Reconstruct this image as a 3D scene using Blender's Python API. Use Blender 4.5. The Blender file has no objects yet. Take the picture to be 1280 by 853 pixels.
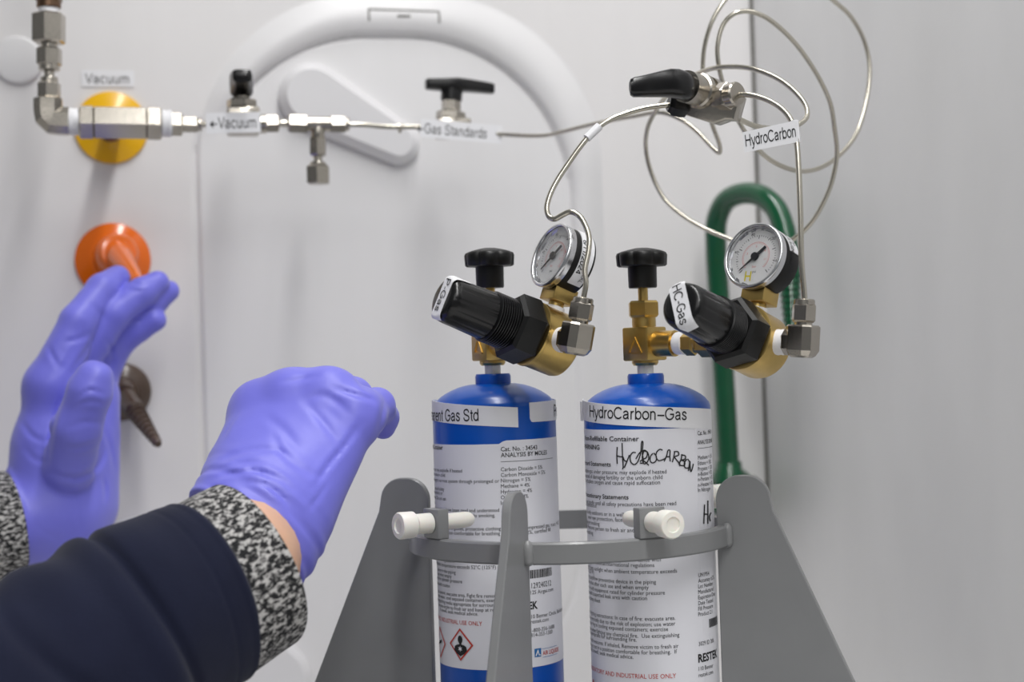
import bpy, bmesh, math, random
import numpy as np
from math import sin, cos, pi, radians, atan2, asin, sqrt, exp
from mathutils import Vector, Matrix

SC = bpy.context.scene
COL = SC.collection
S = 0.001                      # all numbers below are millimetres

# ------------------------------------------------------------------ camera
FPX = 2000.0
YAW, PIT, ROLL = radians(13), radians(0.8), radians(1.8)
CF = Vector((sin(YAW)*cos(PIT), cos(YAW)*cos(PIT), sin(PIT)))
_r0 = CF.cross(Vector((0, 0, 1))).normalized()
_u0 = _r0.cross(CF)
CR = _r0*cos(ROLL) - _u0*sin(ROLL)
CU = _u0*cos(ROLL) + _r0*sin(ROLL)
cam_d = bpy.data.cameras.new('camera')
cam = bpy.data.objects.new('camera', cam_d)
COL.objects.link(cam)
cam.matrix_world = Matrix(((CR.x, CU.x, -CF.x, 0), (CR.y, CU.y, -CF.y, 0), (CR.z, CU.z, -CF.z, 0), (0, 0, 0, 1)))
cam_d.sensor_width = 36.0
cam_d.lens = 36.0*FPX/1280
cam_d.clip_start = 0.02
cam_d.clip_end = 50
cam_d.dof.use_dof = True
cam_d.dof.focus_distance = 0.93
cam_d.dof.aperture_fstop = 6.3
SC.camera = cam

# ------------------------------------------------------------------ light
world = bpy.data.worlds.new('world'); SC.world = world
world.use_nodes = True
bgn = world.node_tree.nodes['Background']
bgn.inputs[0].default_value = (0.95, 0.97, 1.0, 1)
bgn.inputs[1].default_value = 0.17

def area(name, loc, target, sx, sy, power, color=(1, 1, 1)):
    d = bpy.data.lights.new(name, 'AREA'); d.shape = 'RECTANGLE'
    d.size = sx*S; d.size_y = sy*S; d.energy = power; d.color = color
    o = bpy.data.objects.new(name, d); COL.objects.link(o)
    l = Vector(loc)*S
    o.location = l
    if abs(target[0]-loc[0]) < 1 and abs(target[1]-loc[1]) < 1: return o          # straight down
    o.rotation_euler = (Vector(target)*S - l).to_track_quat('-Z', 'Y').to_euler()
    return o
area('ceiling_tube', (255, 50, 1300), (255, 50, 0), 130, 2200, 25, (1.0, 0.993, 0.982))
area('room_fill', (-250, -750, 1050), (150, 1100, -50), 1300, 900, 6.0, (1.0, 0.993, 0.985))  # added soft front fill for the room's ambient light, not an actual fixture

SC.view_settings.view_transform = 'Standard'
SC.view_settings.look = 'None'
SC.view_settings.gamma = 1
SC.view_settings.exposure = 0.0
SC.view_settings.use_curve_mapping = False

# ------------------------------------------------------------------ helpers
def V(*a): return Vector(a[0]) if len(a) == 1 else Vector(a)
def at(px, py, z):             # a point seen at that spot of the photograph, z mm deep
    return CR*((px-640)/FPX*z) - CU*((py-426.5)/FPX*z) + CF*z
def atY(px, py, Y):            # the same on a plane parallel to the back wall
    d = at(px, py, 1.0)
    return d*(Y/d.y)
def depth(p): return p.dot(CF)
def cv(x, y, z): return (CR*x - CU*y + CF*z)     # direction: right, down, away
HR = V(cos(YAW), -sin(YAW), 0); HF = V(sin(YAW), cos(YAW), 0); UP = V(0, 0, 1)

def frame(axis, ref=None):
    a = V(axis).normalized()
    if ref is None: ref = V(0, 0, 1) if abs(a.z) < 0.9 else V(1, 0, 0)
    u = V(ref) - a*a.dot(V(ref)); u.normalize()
    return a, u, a.cross(u)

class M:
    def __init__(s): s.v = []; s.f = []; s.uv = None
    def add(s, vs, fs):
        b = len(s.v); s.v += [V(x) for x in vs]; s.f += [tuple(i+b for i in f) for f in fs]; return s
    def rings(s, rings, closed=True, cap0=True, cap1=True):
        n = len(rings[0]); b = len(s.v)
        for r in rings: s.v += [V(x) for x in r]
        m = n if closed else n-1
        for i in range(len(rings)-1):
            for j in range(m):
                a = b+i*n+j; c = b+i*n+(j+1) % n
                s.f.append((a, c, c+n, a+n))
        if cap0: s.f.append(tuple(b+j for j in range(n))[::-1])
        if cap1: s.f.append(tuple(b+(len(rings)-1)*n+j for j in range(n)))
        return s
    def lathe(s, O, axis, prof, seg=32, ref=None, rmod=None, rot=0.0, cap0=True, cap1=True):
        a, u, w = frame(axis, ref); O = V(O); R = []
        for (t, r) in prof:
            ring = []
            for k in range(seg):
                th = 2*pi*k/seg + rot
                rr = max(r, 1e-3)*(rmod(th, t) if rmod else 1)
                ring.append(O + a*t + (u*cos(th) + w*sin(th))*rr)
            R.append(ring)
        return s.rings(R, True, cap0, cap1)
    def sweep(s, pts, rad, seg=10, section=None, ref=None):
        pts = [V(p) for p in pts]; n = len(pts)
        T = []
        for i in range(n):
            t = pts[min(i+1, n-1)] - pts[max(i-1, 0)]
            T.append(t.normalized())
        _, u, _ = frame(T[0], ref); R = []
        for i in range(n):
            u = (u - T[i]*u.dot(T[i])).normalized(); w = T[i].cross(u)
            r = rad[i] if isinstance(rad, (list, tuple)) else rad
            if section: R.append([pts[i] + u*(x*r) + w*(y*r) for x, y in section])
            else: R.append([pts[i] + (u*cos(2*pi*k/seg) + w*sin(2*pi*k/seg))*r for k in range(seg)])
        return s.rings(R)
    def box(s, C, ax, h, bev=0.0):
        bm = bmesh.new(); bmesh.ops.create_cube(bm, size=2)
        for v in bm.verts: v.co = Vector((v.co.x*h[0], v.co.y*h[1], v.co.z*h[2]))
        bm.normal_update()
        if bev: bmesh.ops.bevel(bm, geom=list(bm.edges), offset=bev, segments=2, affect='EDGES', profile=0.5)
        return s._bm(bm, C, ax)
    def _bm(s, bm, C, ax):
        bm.verts.index_update()
        x, y, z = [V(q) for q in ax]
        vs = [V(C) + x*v.co.x + y*v.co.y + z*v.co.z for v in bm.verts]
        fs = [tuple(v.index for v in f.verts) for f in bm.faces]
        bm.free(); return s.add(vs, fs)
    def prism(s, out, C, ux, uy, un, t0, t1, bev=0.0, bseg=2, back=False):
        bm = bmesh.new()
        a = [bm.verts.new((x, y, t0)) for x, y in out]; b = [bm.verts.new((x, y, t1)) for x, y in out]
        n = len(out)
        bm.faces.new(a[::-1]); top = bm.faces.new(b)
        for i in range(n): bm.faces.new((a[i], a[(i+1) % n], b[(i+1) % n], b[i]))
        bm.normal_update()
        if bev:
            ed = [e for e in bm.edges if (all(v.co.z == t1 for v in e.verts)) or (back and all(v.co.z == t0 for v in e.verts))]
            bmesh.ops.bevel(bm, geom=ed, offset=bev, segments=bseg, affect='EDGES', profile=0.5)
        return s._bm(bm, C, (ux, uy, un))

def octagon(k=0.42):
    a = 1.0; b = k
    return [(a, -b), (a, b), (b, a), (-b, a), (-a, b), (-a, -b), (-b, -a), (b, -a)]

def spline(P, n=8):
    P = [V(p) for p in P]; out = []
    for i in range(len(P)-1):
        p0 = P[max(i-1, 0)]; p1 = P[i]; p2 = P[i+1]; p3 = P[min(i+2, len(P)-1)]
        t0 = 0.0; t1 = t0 + max((p1-p0).length, 1e-4)**0.5; t2 = t1 + max((p2-p1).length, 1e-4)**0.5; t3 = t2 + max((p3-p2).length, 1e-4)**0.5
        m1 = ((p1-p0)/(t1-t0) - (p2-p0)/(t2-t0) + (p2-p1)/(t2-t1))*(t2-t1) if i > 0 else (p2-p1)
        m2 = ((p2-p1)/(t2-t1) - (p3-p1)/(t3-t1) + (p3-p2)/(t3-t2))*(t2-t1) if i < len(P)-2 else (p2-p1)
        for k in range(n):
            t = k/n
            out.append(p1*(2*t**3-3*t*t+1) + m1*(t**3-2*t*t+t) + p2*(-2*t**3+3*t*t) + m2*(t**3-t*t))
    out.append(P[-1]); return out

ROOT = {}
def tag(o, label=None, cat=None, group=None, kind=None):
    if label: o['label'] = label
    if cat: o['category'] = cat
    if group: o['group'] = group
    if kind: o['kind'] = kind
    return o
def thing(name, label, cat, loc, group=None):
    o = bpy.data.objects.new(name, None); COL.objects.link(o)
    o.empty_display_size = 0.01
    o.location = V(loc)*S; ROOT[o.name] = V(loc)
    return tag(o, label, cat, group)
def obj(name, m, mat, parent=None, smooth=35, label=None, loc=None):
    me = bpy.data.meshes.new(name)
    if parent is not None: L = ROOT[parent.name]
    elif loc is not None: L = V(loc)
    else:
        lo = [min(v[i] for v in m.v) for i in range(3)]; hi = [max(v[i] for v in m.v) for i in range(3)]
        L = V((lo[0]+hi[0])/2, (lo[1]+hi[1])/2, lo[2])
    me.from_pydata([(V(v)-L)*S for v in m.v], [], m.f)
    if m.uv is not None:
        ul = me.uv_layers.new(name='UVMap')
        li = np.empty(len(me.loops), dtype=np.int32); me.loops.foreach_get('vertex_index', li)
        ul.data.foreach_set('uv', np.array(m.uv, dtype=np.float32)[li].ravel())
    mats = mat if isinstance(mat, (list, tuple)) else [mat]
    for q in mats: me.materials.append(q)
    if smooth:
        me.polygons.foreach_set('use_smooth', [True]*len(me.polygons))
        if smooth < 180: me.set_sharp_from_angle(angle=radians(smooth))
    me.update()
    o = bpy.data.objects.new(name, me); COL.objects.link(o)
    if parent is not None: o.parent = parent
    else: o.location = L*S
    ROOT[o.name] = L
    if label: o['label'] = label
    return o

# ------------------------------------------------------------------ materials
def srgb(r, g, b):
    def c(x):
        x /= 255.0
        return x/12.92 if x <= 0.04045 else ((x+0.055)/1.055)**2.4
    return (c(r), c(g), c(b), 1)
def mat(name, col, rough=0.5, metal=0.0, bump=0.0, bscale=200, var=0.0, vscale=20, coat=0.0, rvar=0.0, stretch=None, spec=0.5, sheen=0.0, sss=0.0, trans=0.0):
    m = bpy.data.materials.new(name); m.use_nodes = True
    nt = m.node_tree; N = nt.nodes; Lk = nt.links; b = N['Principled BSDF']
    b.inputs['Base Color'].default_value = col
    b.inputs['Roughness'].default_value = rough; b.inputs['Metallic'].default_value = metal
    b.inputs['Specular IOR Level'].default_value = spec
    if coat: b.inputs['Coat Weight'].default_value = coat; b.inputs['Coat Roughness'].default_value = 0.08
    if sheen: b.inputs['Sheen Weight'].default_value = sheen
    if sss:
        b.inputs['Subsurface Weight'].default_value = sss; b.inputs['Subsurface Scale'].default_value = 0.004
    if trans: b.inputs['Transmission Weight'].default_value = trans
    tc = N.new('ShaderNodeTexCoord'); src = tc.outputs['Object']
    if stretch:
        mp = N.new('ShaderNodeMapping'); mp.inputs['Scale'].default_value = stretch
        Lk.new(src, mp.inputs['Vector']); src = mp.outputs['Vector']
    if var or rvar:
        n = N.new('ShaderNodeTexNoise'); n.inputs['Scale'].default_value = vscale; n.inputs['Detail'].default_value = 5
        Lk.new(src, n.inputs['Vector'])
        if var:
            r = N.new('ShaderNodeMapRange'); r.inputs[1].default_value = 0.3; r.inputs[2].default_value = 0.7
            r.inputs[3].default_value = 1-var; r.inputs[4].default_value = 1+var*0.5
            Lk.new(n.outputs['Fac'], r.inputs[0])
            mx = N.new('ShaderNodeVectorMath'); mx.operation = 'SCALE'
            mx.inputs[0].default_value = col[:3]
            Lk.new(r.outputs[0], mx.inputs['Scale']); Lk.new(mx.outputs[0], b.inputs['Base Color'])
        if rvar:
            r = N.new('ShaderNodeMapRange'); r.inputs[1].default_value = 0.3; r.inputs[2].default_value = 0.7
            r.inputs[3].default_value = rough-rvar; r.inputs[4].default_value = rough+rvar
            Lk.new(n.outputs['Fac'], r.inputs[0]); Lk.new(r.outputs[0], b.inputs['Roughness'])
    if bump:
        n2 = N.new('ShaderNodeTexNoise'); n2.inputs['Scale'].default_value = bscale; n2.inputs['Detail'].default_value = 3
        Lk.new(src, n2.inputs['Vector'])
        bp = N.new('ShaderNodeBump'); bp.inputs['Strength'].default_value = bump; bp.inputs['Distance'].default_value = 0.001
        Lk.new(n2.outputs['Fac'], bp.inputs['Height']); Lk.new(bp.outputs['Normal'], b.inputs['Normal'])
    return m
MT = dict(
    wall=mat('white_moulded_plastic', srgb(232, 230, 230), 0.42, bump=0.04, bscale=90, var=0.02, vscale=6, stretch=(4, 1, 0.6)),
    door=mat('white_panel_plastic', srgb(230, 229, 230), 0.4, bump=0.04, bscale=90, var=0.02, vscale=6, stretch=(4, 1, 0.6)),
    gap=mat('dark_gap', srgb(105, 103, 98), 0.8),
    rwall=mat('grey_laminate', srgb(232, 232, 232), 0.38, bump=0.03, bscale=120, var=0.05, vscale=7, stretch=(1, 1.6, .8), rvar=0.05),
    floor=mat('pale_worktop', srgb(215, 214, 212), 0.45, var=0.04),
    steel=mat('brushed_steel', srgb(184, 178, 168), 0.24, 1.0, bump=0.05, bscale=400, var=0.08, vscale=60),
    tube=mat('steel_tube', srgb(206, 201, 188), 0.26, 1.0, var=0.06, vscale=30),
    brown_metal=mat('brown_oxidised_fitting', srgb(120, 96, 78), 0.35, 1.0, var=0.15),
    brass=mat('brass', srgb(206, 176, 108), 0.33, 1.0, bump=0.05, bscale=300, var=0.14, vscale=70),
    black=mat('black_plastic', srgb(14, 14, 15), 0.26, bump=0.03, bscale=300),
    matte_black=mat('matte_black_plastic', srgb(13, 13, 13), 0.42, spec=0.4, bump=0.06, bscale=500),
    teflon=mat('white_sealing_tape', srgb(240, 240, 243), 0.5, bump=0.3, bscale=200),
    nylon=mat('ivory_nylon', srgb(246, 243, 234), 0.42, sss=0.15, bump=0.03),
    yellow=mat('yellow_plastic', srgb(247, 189, 8), 0.28, coat=0.3),
    orange=mat('orange_plastic', srgb(240, 112, 10), 0.2, coat=0.4),
    brown=mat('dark_brown_plastic', srgb(82, 64, 52), 0.3, coat=0.3),
    green=mat('green_coated_pipe', srgb(3, 80, 48), 0.22, coat=0.4, var=0.08, vscale=40),
    blue=mat('blue_enamel', srgb(0, 80, 178), 0.28, spec=0.4, coat=0.1, var=0.03, vscale=30),
    paper=mat('label_paper', srgb(236, 236, 242), 0.42),
    cover=mat('glossy_white_plastic', srgb(228, 227, 229), 0.22),
    tape=mat('printed_tape', srgb(238, 238, 241), 0.35),
    ink=mat('black_ink', srgb(52, 52, 58), 0.6),
    bold_ink=mat('bold_black_ink', srgb(24, 24, 26), 0.6),
    red=mat('red_ink', srgb(196, 66, 56), 0.6),
    blue_ink=mat('blue_ink', srgb(40, 112, 176), 0.6),
    yellow_ink=mat('yellow_marker', srgb(232, 214, 40), 0.5),
    pale_red=mat('pale_red_print', srgb(226, 150, 148), 0.6),
    stand=mat('grey_painted_steel', srgb(134, 135, 136), 0.34, coat=0.15, bump=0.06, bscale=250, var=0.04, vscale=30),
    chrome=mat('chrome_bezel', srgb(222, 223, 226), 0.24, 1.0),
    dial=mat('white_dial', srgb(240, 240, 240), 0.5),
    skin=mat('skin', srgb(222, 178, 150), 0.5, sss=0.2, bump=0.1, bscale=300, var=0.08, vscale=60),
    glove=mat('blue_violet_nitrile', srgb(122, 122, 230), 0.46, bump=0.25, bscale=70, var=0.05, vscale=25, sheen=0.15),
    navy=mat('navy_knit', srgb(27, 31, 52), 0.85, bump=0.25, bscale=900, var=0.15, vscale=30, sheen=0.1, spec=0.15),
)
def glass_mat():
    m = bpy.data.materials.new('clear_lens'); m.use_nodes = True
    b = m.node_tree.nodes['Principled BSDF']
    b.inputs['Base Color'].default_value = (1, 1, 1, 1); b.inputs['Roughness'].default_value = 0.03
    b.inputs['Transmission Weight'].default_value = 1.0; b.inputs['IOR'].default_value = 1.2
    return m
MT['glass'] = glass_mat()
def melange():
    m = bpy.data.materials.new('black_white_melange_knit'); m.use_nodes = True
    nt = m.node_tree; N = nt.nodes; Lk = nt.links; b = N['Principled BSDF']; b.inputs['Roughness'].default_value = 0.9
    uv = N.new('ShaderNodeUVMap'); uv.uv_map = 'UVMap'
    mp = N.new('ShaderNodeMapping'); mp.inputs['Scale'].default_value = (110, 60, 1)
    mp.inputs['Rotation'].default_value = (0, 0, 0.5)
    n = N.new('ShaderNodeTexNoise'); n.inputs['Scale'].default_value = 1.0; n.inputs['Detail'].default_value = 6; n.inputs['Roughness'].default_value = 0.72
    n.inputs['Distortion'].default_value = 0.25
    cr = N.new('ShaderNodeValToRGB'); e = cr.color_ramp.elements
    e[0].position = 0.49; e[0].color = srgb(24, 24, 27); e[1].position = 0.56; e[1].color = srgb(196, 194, 192)
    Lk.new(uv.outputs[0], mp.inputs['Vector']); Lk.new(mp.outputs[0], n.inputs['Vector'])
    Lk.new(n.outputs['Fac'], cr.inputs['Fac']); Lk.new(cr.outputs['Color'], b.inputs['Base Color'])
    bp = N.new('ShaderNodeBump'); bp.inputs['Strength'].default_value = 0.4; bp.inputs['Distance'].default_value = 0.001
    Lk.new(n.outputs['Fac'], bp.inputs['Height']); Lk.new(bp.outputs['Normal'], b.inputs['Normal'])
    return m
MT['melange'] = melange()

# ------------------------------------------------------------------ lettering
_tc = {}
def letters(s, bold=0.0):
    key = (s, bold)
    if key not in _tc:
        c = bpy.data.curves.new('letters', 'FONT'); c.body = s; c.size = 1.0; c.resolution_u = 2; c.offset = bold
        c.fill_mode = 'FRONT'
        o = bpy.data.objects.new('letters', c)
        me = o.to_mesh()
        vs = np.array([v.co[:2] for v in me.vertices]) if len(me.vertices) else np.zeros((0, 2))
        fs = [tuple(p.vertices) for p in me.polygons]
        o.to_mesh_clear(); bpy.data.objects.remove(o); bpy.data.curves.remove(c)
        _tc[key] = (vs, fs)
    return _tc[key]
CAP = 0.69
def put_text(m, s, mapf, cap, width=None, align='L', bold=0.0, squeeze=1.0):
    vs, fs = letters(s, bold)
    if len(vs) == 0: return
    x0 = vs[:, 0].min(); x1 = vs[:, 0].max()
    ky = cap/CAP; kx = ky*squeeze
    if width: kx = width/(x1-x0)
    off = x0 if align == 'L' else x1 if align == 'R' else (x0+x1)/2
    m.add([mapf((x-off)*kx, y*ky) for x, y in vs], fs)
def _ar(cx, cy, rx, ry, a0, a1, n=14): return [(cx+rx*cos(radians(a0+(a1-a0)*k/n)), cy+ry*sin(radians(a0+(a1-a0)*k/n))) for k in range(n+1)]
def _sp(P): return [(q.x, q.y) for q in spline([(x, y, 0) for x, y in P], 4)]
GL = {
 'V': (.60, [[(.03, .72), (.29, .02)], [(.55, .72), (.29, .02)]]),
 'a': (.54, [_ar(.225, .345, .165, .14, 165, 0)+[(.39, .3), (.39, .1)]+_ar(.45, .1, .06, .065, 180, 265, 5), [(.39, .3), (.21, .27)]+_ar(.21, .155, .155, .115, 90, 270)+[(.31, .08), (.39, .16)]]),
 'c': (.50, [_ar(.25, .265, .2, .225, 38, 322, 22)]),
 'u': (.53, [[(.08, .51), (.08, .19)]+_ar(.23, .19, .15, .145, 180, 350), [(.40, .51), (.40, 0)]]),
 'm': (.82, [[(.08, .51), (.08, 0)], _ar(.225, .345, .145, .145, 180, 0)+[(.37, .33), (.37, 0)], _ar(.515, .345, .145, .145, 180, 0)+[(.66, .33), (.66, 0)]]),
 'G': (.78, [_ar(.37, .36, .31, .325, 38, 325, 26)+[(.66, .17), (.66, .35)], [(.39, .345), (.70, .345)]]),
 's': (.47, [_sp([(.38, .37), (.34, .45), (.23, .49), (.11, .45), (.08, .36), (.17, .29), (.29, .245), (.385, .16), (.34, .07), (.22, .04), (.09, .075), (.05, .17)])]),
 'S': (.67, [_sp([(.55, .51), (.49, .64), (.33, .685), (.15, .63), (.11, .51), (.19, .41), (.35, .355), (.5, .3), (.57, .19), (.5, .075), (.33, .035), (.15, .075), (.07, .22)])]),
 't': (.29, [[(.14, .65), (.14, .13)]+_ar(.215, .13, .075, .085, 180, 285, 6), [(.02, .475), (.26, .475)]]),
 'n': (.53, [[(.08, .51), (.08, 0)], _ar(.235, .335, .155, .155, 180, 0)+[(.39, .3), (.39, 0)]]),
 'd': (.54, [_ar(.24, .265, .19, .225, 0, 360, 26), [(.43, .72), (.43, 0)]]),
 'b': (.54, [_ar(.28, .265, .19, .225, 0, 360, 26), [(.09, .72), (.09, 0)]]),
 'r': (.32, [[(.08, .51), (.08, 0)], _ar(.25, .29, .17, .19, 180, 80, 8)]),
 'H': (.70, [[(.09, .72), (.09, 0)], [(.59, .72), (.59, 0)], [(.09, .38), (.59, .38)]]),
 'y': (.48, [[(.03, .51), (.24, .0)], [(.45, .51), (.22, -.09), (.17, -.17), (.05, -.175)]]),
 'o': (.54, [_ar(.265, .265, .21, .225, 0, 360, 26)]),
 'C': (.74, [_ar(.38, .36, .32, .325, 40, 320, 26)]),
 'P': (.65, [[(.09, .72), (.09, 0)], [(.09, .68), (.34, .68)]+_ar(.34, .515, .2, .165, 90, -90)+[(.09, .35)]]),
 'e': (.53, [[(.06, .28), (.45, .28)], _ar(.26, .265, .205, .225, 4, 318, 22)]),
 '-': (.34, [[(.05, .27), (.29, .27)]]), '\u2013': (.56, [[(.03, .27), (.53, .27)]]), ' ': (.27, []),
 '0': (.55, [_ar(.27, .355, .205, .325, 0, 360, 26)]), '1': (.55, [[(.1, .54), (.22, .58), (.30, .70)], [(.30, .72), (.30, 0)]]),
 '2': (.55, [_sp([(.06, .48), (.11, .62), (.27, .685), (.43, .6), (.43, .46), (.3, .31), (.12, .16), (.06, .045)]), [(.06, .045), (.48, .045)]]),
 '4': (.55, [[(.37, 0), (.37, .72)], [(.36, .7), (.05, .21)], [(.05, .195), (.5, .195)]]),
 '6': (.55, [_ar(.28, .22, .195, .19, 0, 360, 22), _sp([(.45, .56), (.36, .66), (.24, .68), (.12, .56), (.08, .36), (.085, .22)])]),
 '/': (.29, [[(0, -.02), (.27, .72)]]),
 '\u2190': (.78, [[(.1, .28), (.68, .28)], [(.06, .28), (.32, .5), (.32, .06), (.06, .28)], [(.14, .28), (.28, .38), (.28, .18), (.14, .28)], [(.2, .28), (.26, .28)]]),
}
def sign(m, txt, mapf, cap, width=None, align='L', w=.088):
    # plain sans-serif lettering drawn as even pen strokes
    tot = sum(GL[ch][0] for ch in txt); ky = cap/.72; kx = width/tot if width else ky
    x0 = 0 if align == 'L' else -tot if align == 'R' else -tot/2
    for ch in txt:
        adv, st = GL[ch]
        for P in st: stroke(m, P, lambda x, y, q=x0: mapf((x+q)*kx, y*ky), w)
        x0 += adv
def plane_map(O, U, W, n=None, lift=0.15):
    n = n or U.cross(W).normalized()
    return lambda x, y: O + U*x + W*y + n*lift
def stroke(m, pts, mapf, w):
    # a pen line: ribbons between 2-D points
    P = [Vector(p) for p in pts]
    n = len(P); L = []; Rr = []
    for i in range(n):
        t = (P[min(i+1, n-1)] - P[max(i-1, 0)]).normalized(); nn = Vector((-t.y, t.x))
        L.append(P[i]+nn*w/2); Rr.append(P[i]-nn*w/2)
    b = len(m.v)
    for i in range(n): m.v.append(mapf(L[i].x, L[i].y)); m.v.append(mapf(Rr[i].x, Rr[i].y))
    for i in range(n-1): m.f.append((b+2*i, b+2*i+1, b+2*i+3, b+2*i+2))

# ------------------------------------------------------------------ the hood: walls and worktop
YW, XR, ZF = 1362.0, 548.0, -300.0
def rrect(X, Z, x0, x1, z0, z1, r):
    cx, cz = (x0+x1)/2, (z0+z1)/2; hx, hz = (x1-x0)/2-r, (z1-z0)/2-r
    qx = np.abs(X-cx)-hx; qz = np.abs(Z-cz)-hz
    return np.hypot(np.maximum(qx, 0), np.maximum(qz, 0)) + np.minimum(np.maximum(qx, qz), 0) - r
xs = np.linspace(-260, XR, 481); zs = np.linspace(ZF, 460, 476)
GX, GZ = np.meshgrid(xs, zs)
do = -rrect(GX, GZ, 47, 401, -420, 322, 150)          # inside the moulded surround
di = rrect(GX, GZ, 57, 371, -296, 285, 140)           # outside the recessed panel
w_ = np.maximum(do, 0)+np.maximum(di, 0)+1e-6
t_ = np.clip(np.maximum(do, 0)/w_, 0, 1)
amp = np.clip(w_/32.0, 0.25, 1)
band = (do > 0) & (di > 0)
def sst(x, a, b): q = np.clip((x-a)/(b-a), 0, 1); return q*q*(3-2*q)
keep = np.minimum(1, .18+.82*sst(GZ, -60, 190))*np.maximum(sst(GX, 70, 130), sst(GZ, 195, 240))
bulge = 8.5*np.sin(np.pi*np.clip(t_, 0, 1)**1.15*0.88)**0.9*amp*keep
H = np.where(band, bulge, 0.0)
H = np.where(di <= 0, 0.6 + 2.0*np.clip(-di/70, 0, 1), H+.6*np.clip(do/4, 0, 1)*(1-keep)*band)
lipf = np.clip((150-GX)/60, 0, 1)*np.clip((215-GZ)/30, 0, 1)
H -= 5*np.exp(-(do/1.6)**2)*lipf
H -= 4.0*np.exp(-(di/1.7)**2)*np.where(do > 4, 1, 0)*np.where(GX < 130, keep, np.maximum(keep, .45*sst(-GZ, 120, 190)))
def relief(x, z): return float(H[int(round((z-ZF)/1.6)), int(round((x+260)/(808/480)))])
nx, nz = len(xs), len(zs)
allv = [V(xs[i], YW-H[j, i], zs[j]) for j in range(nz) for i in range(nx)]
inside = do > 0
def split(flag):
    m = M(); idx = {}
    for j in range(nz-1):
        for i in range(nx-1):
            if bool(inside[j, i]) == flag:
                f = []
                for (jj, ii) in ((j, i), (j, i+1), (j+1, i+1), (j+1, i)):
                    k = jj*nx+ii
                    if k not in idx: idx[k] = len(m.v); m.v.append(allv[k])
                    f.append(idx[k])
                m.f.append(tuple(f))
    return m
mw = split(False)
mw.add([(-900, YW, ZF), (-260, YW, ZF), (-260, YW, 460), (-900, YW, 460)], [(0, 1, 2, 3)])
mw.add([(-900, YW, 460), (XR, YW, 460), (XR, YW, 800), (-900, YW, 800)], [(0, 1, 2, 3)])
mw.add([(-900, YW+20, ZF), (XR+20, YW+20, ZF), (XR+20, YW+20, 800), (-900, YW+20, 800)], [(3, 2, 1, 0)])
wall_back = tag(obj('wall_back', mw, MT['wall'], smooth=180, loc=(0, YW, ZF)), 'white moulded plastic back wall of the hood', kind='structure')
door = tag(obj('door_1', split(True), MT['door'], smooth=180, loc=(224, YW, ZF)), 'white moulded arched panel in the back wall', kind='structure')
# latch outline on the arch
lm = M()
pa, pb = atY(461, 11, YW-9), atY(549, 14, YW-9)
uz = V(0, 0, 1)
def wbar(m, a, b, w):
    n_ = 6
    for k in range(n_):
        p = a+(b-a)*(k/n_); q = a+(b-a)*((k+1)/n_); c = (p+q)/2
        h0, h1 = relief(p.x, p.z), relief(q.x, q.z)
        p = V(p.x, YW-h0, p.z); q = V(q.x, YW-h1, q.z); d = (q-p); L = d.length; d.normalize(); n = V(0, 1, 0).cross(d).normalized()
        m.box((p+q)/2, (d, n, d.cross(n)), (L/2+.1, w/2, .5))
wbar(lm, pa, pb, 1.4)
wbar(lm, pa, pa-uz*10, 1.4); wbar(lm, pb, pb-uz*10, 1.4)
wbar(lm, atY(497, 20, YW-9), atY(513, 20, YW-9), 1.8)
obj('latch_gap', lm, MT['gap'], door, smooth=0)
def slab(name, lo, hi, m, lab):
    q = M(); c = [(a+b)/2 for a, b in zip(lo, hi)]; h = [(b-a)/2 for a, b in zip(lo, hi)]
    q.box(c, ((1, 0, 0), (0, 1, 0), (0, 0, 1)), h)
    return tag(obj(name, q, m, smooth=0), lab, kind='structure')
slab('wall_right', (XR, 250, ZF), (XR+20, YW, 800), MT['rwall'], 'smooth grey right side wall of the hood')
slab('floor', (-900, 250, ZF-20), (XR+20, YW+20, ZF), MT['floor'], 'pale worktop of the hood')
tm = M(); tm.lathe((XR-1.2, YW-1.2, ZF), (0, 0, 1), [(0, 1.6), (760, 1.6)], 8)
tag(obj('trim_1', tm, MT['gap'], smooth=60), 'grey sealed seam in the corner of the walls', kind='structure')

# flat things on the wall ------------------------------------------------
def capsule(c1, r1, c2, r2, n=20):
    d = Vector(c2)-Vector(c1); L = d.length; a = atan2(d.y, d.x); b = math.acos((r1-r2)/L)
    out = []
    for k in range(n+1):
        t = a + b + (2*pi-2*b)*k/n
        out.append((c1[0]+r1*cos(t), c1[1]+r1*sin(t)))
    for k in range(n+1):
        t = a - b + 2*b*k/n
        out.append((c2[0]+r2*cos(t), c2[1]+r2*sin(t)))
    return out
def wall_xy(px, py, Y): p = atY(px, py, Y); return (p.x, p.z)
def oblong(label, p1, r1, p2, r2, t, grp):
    Y = YW-t
    a = wall_xy(*p1, Y); b = wall_xy(*p2, Y)
    m = M(); m.prism(capsule(a, r1, b, r2), (0, YW, 0), V(1, 0, 0), V(0, 0, 1), V(0, -1, 0), 0.5, t, bev=6.5, bseg=1)
    return tag(obj('oblong_cover', m, MT['cover'], smooth=18), label, 'cover', grp)
oblong('white slanted oblong cover behind the steel pipe, inside the arch', (391, 118), 28, (499, 177), 18.5, 16, 'white oblong covers on the back wall')
oblong('white oblong cover low on the back wall, mostly behind the navy sleeve', (168, 694), 31, (344, 852), 31, 16, 'white oblong covers on the back wall')
m = M(); p = atY(22, 75, YW-3)
m.lathe((p.x, YW-0.6, p.z), (0, -1, 0), [(0, 20), (1.5, 20), (3, 19), (3.6, 17), (3.6, 0.1)], 48)
tag(obj('hole_plug', m, MT['door'], smooth=40), 'white round plug in the back wall behind the upright steel fittings', 'plug')

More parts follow.
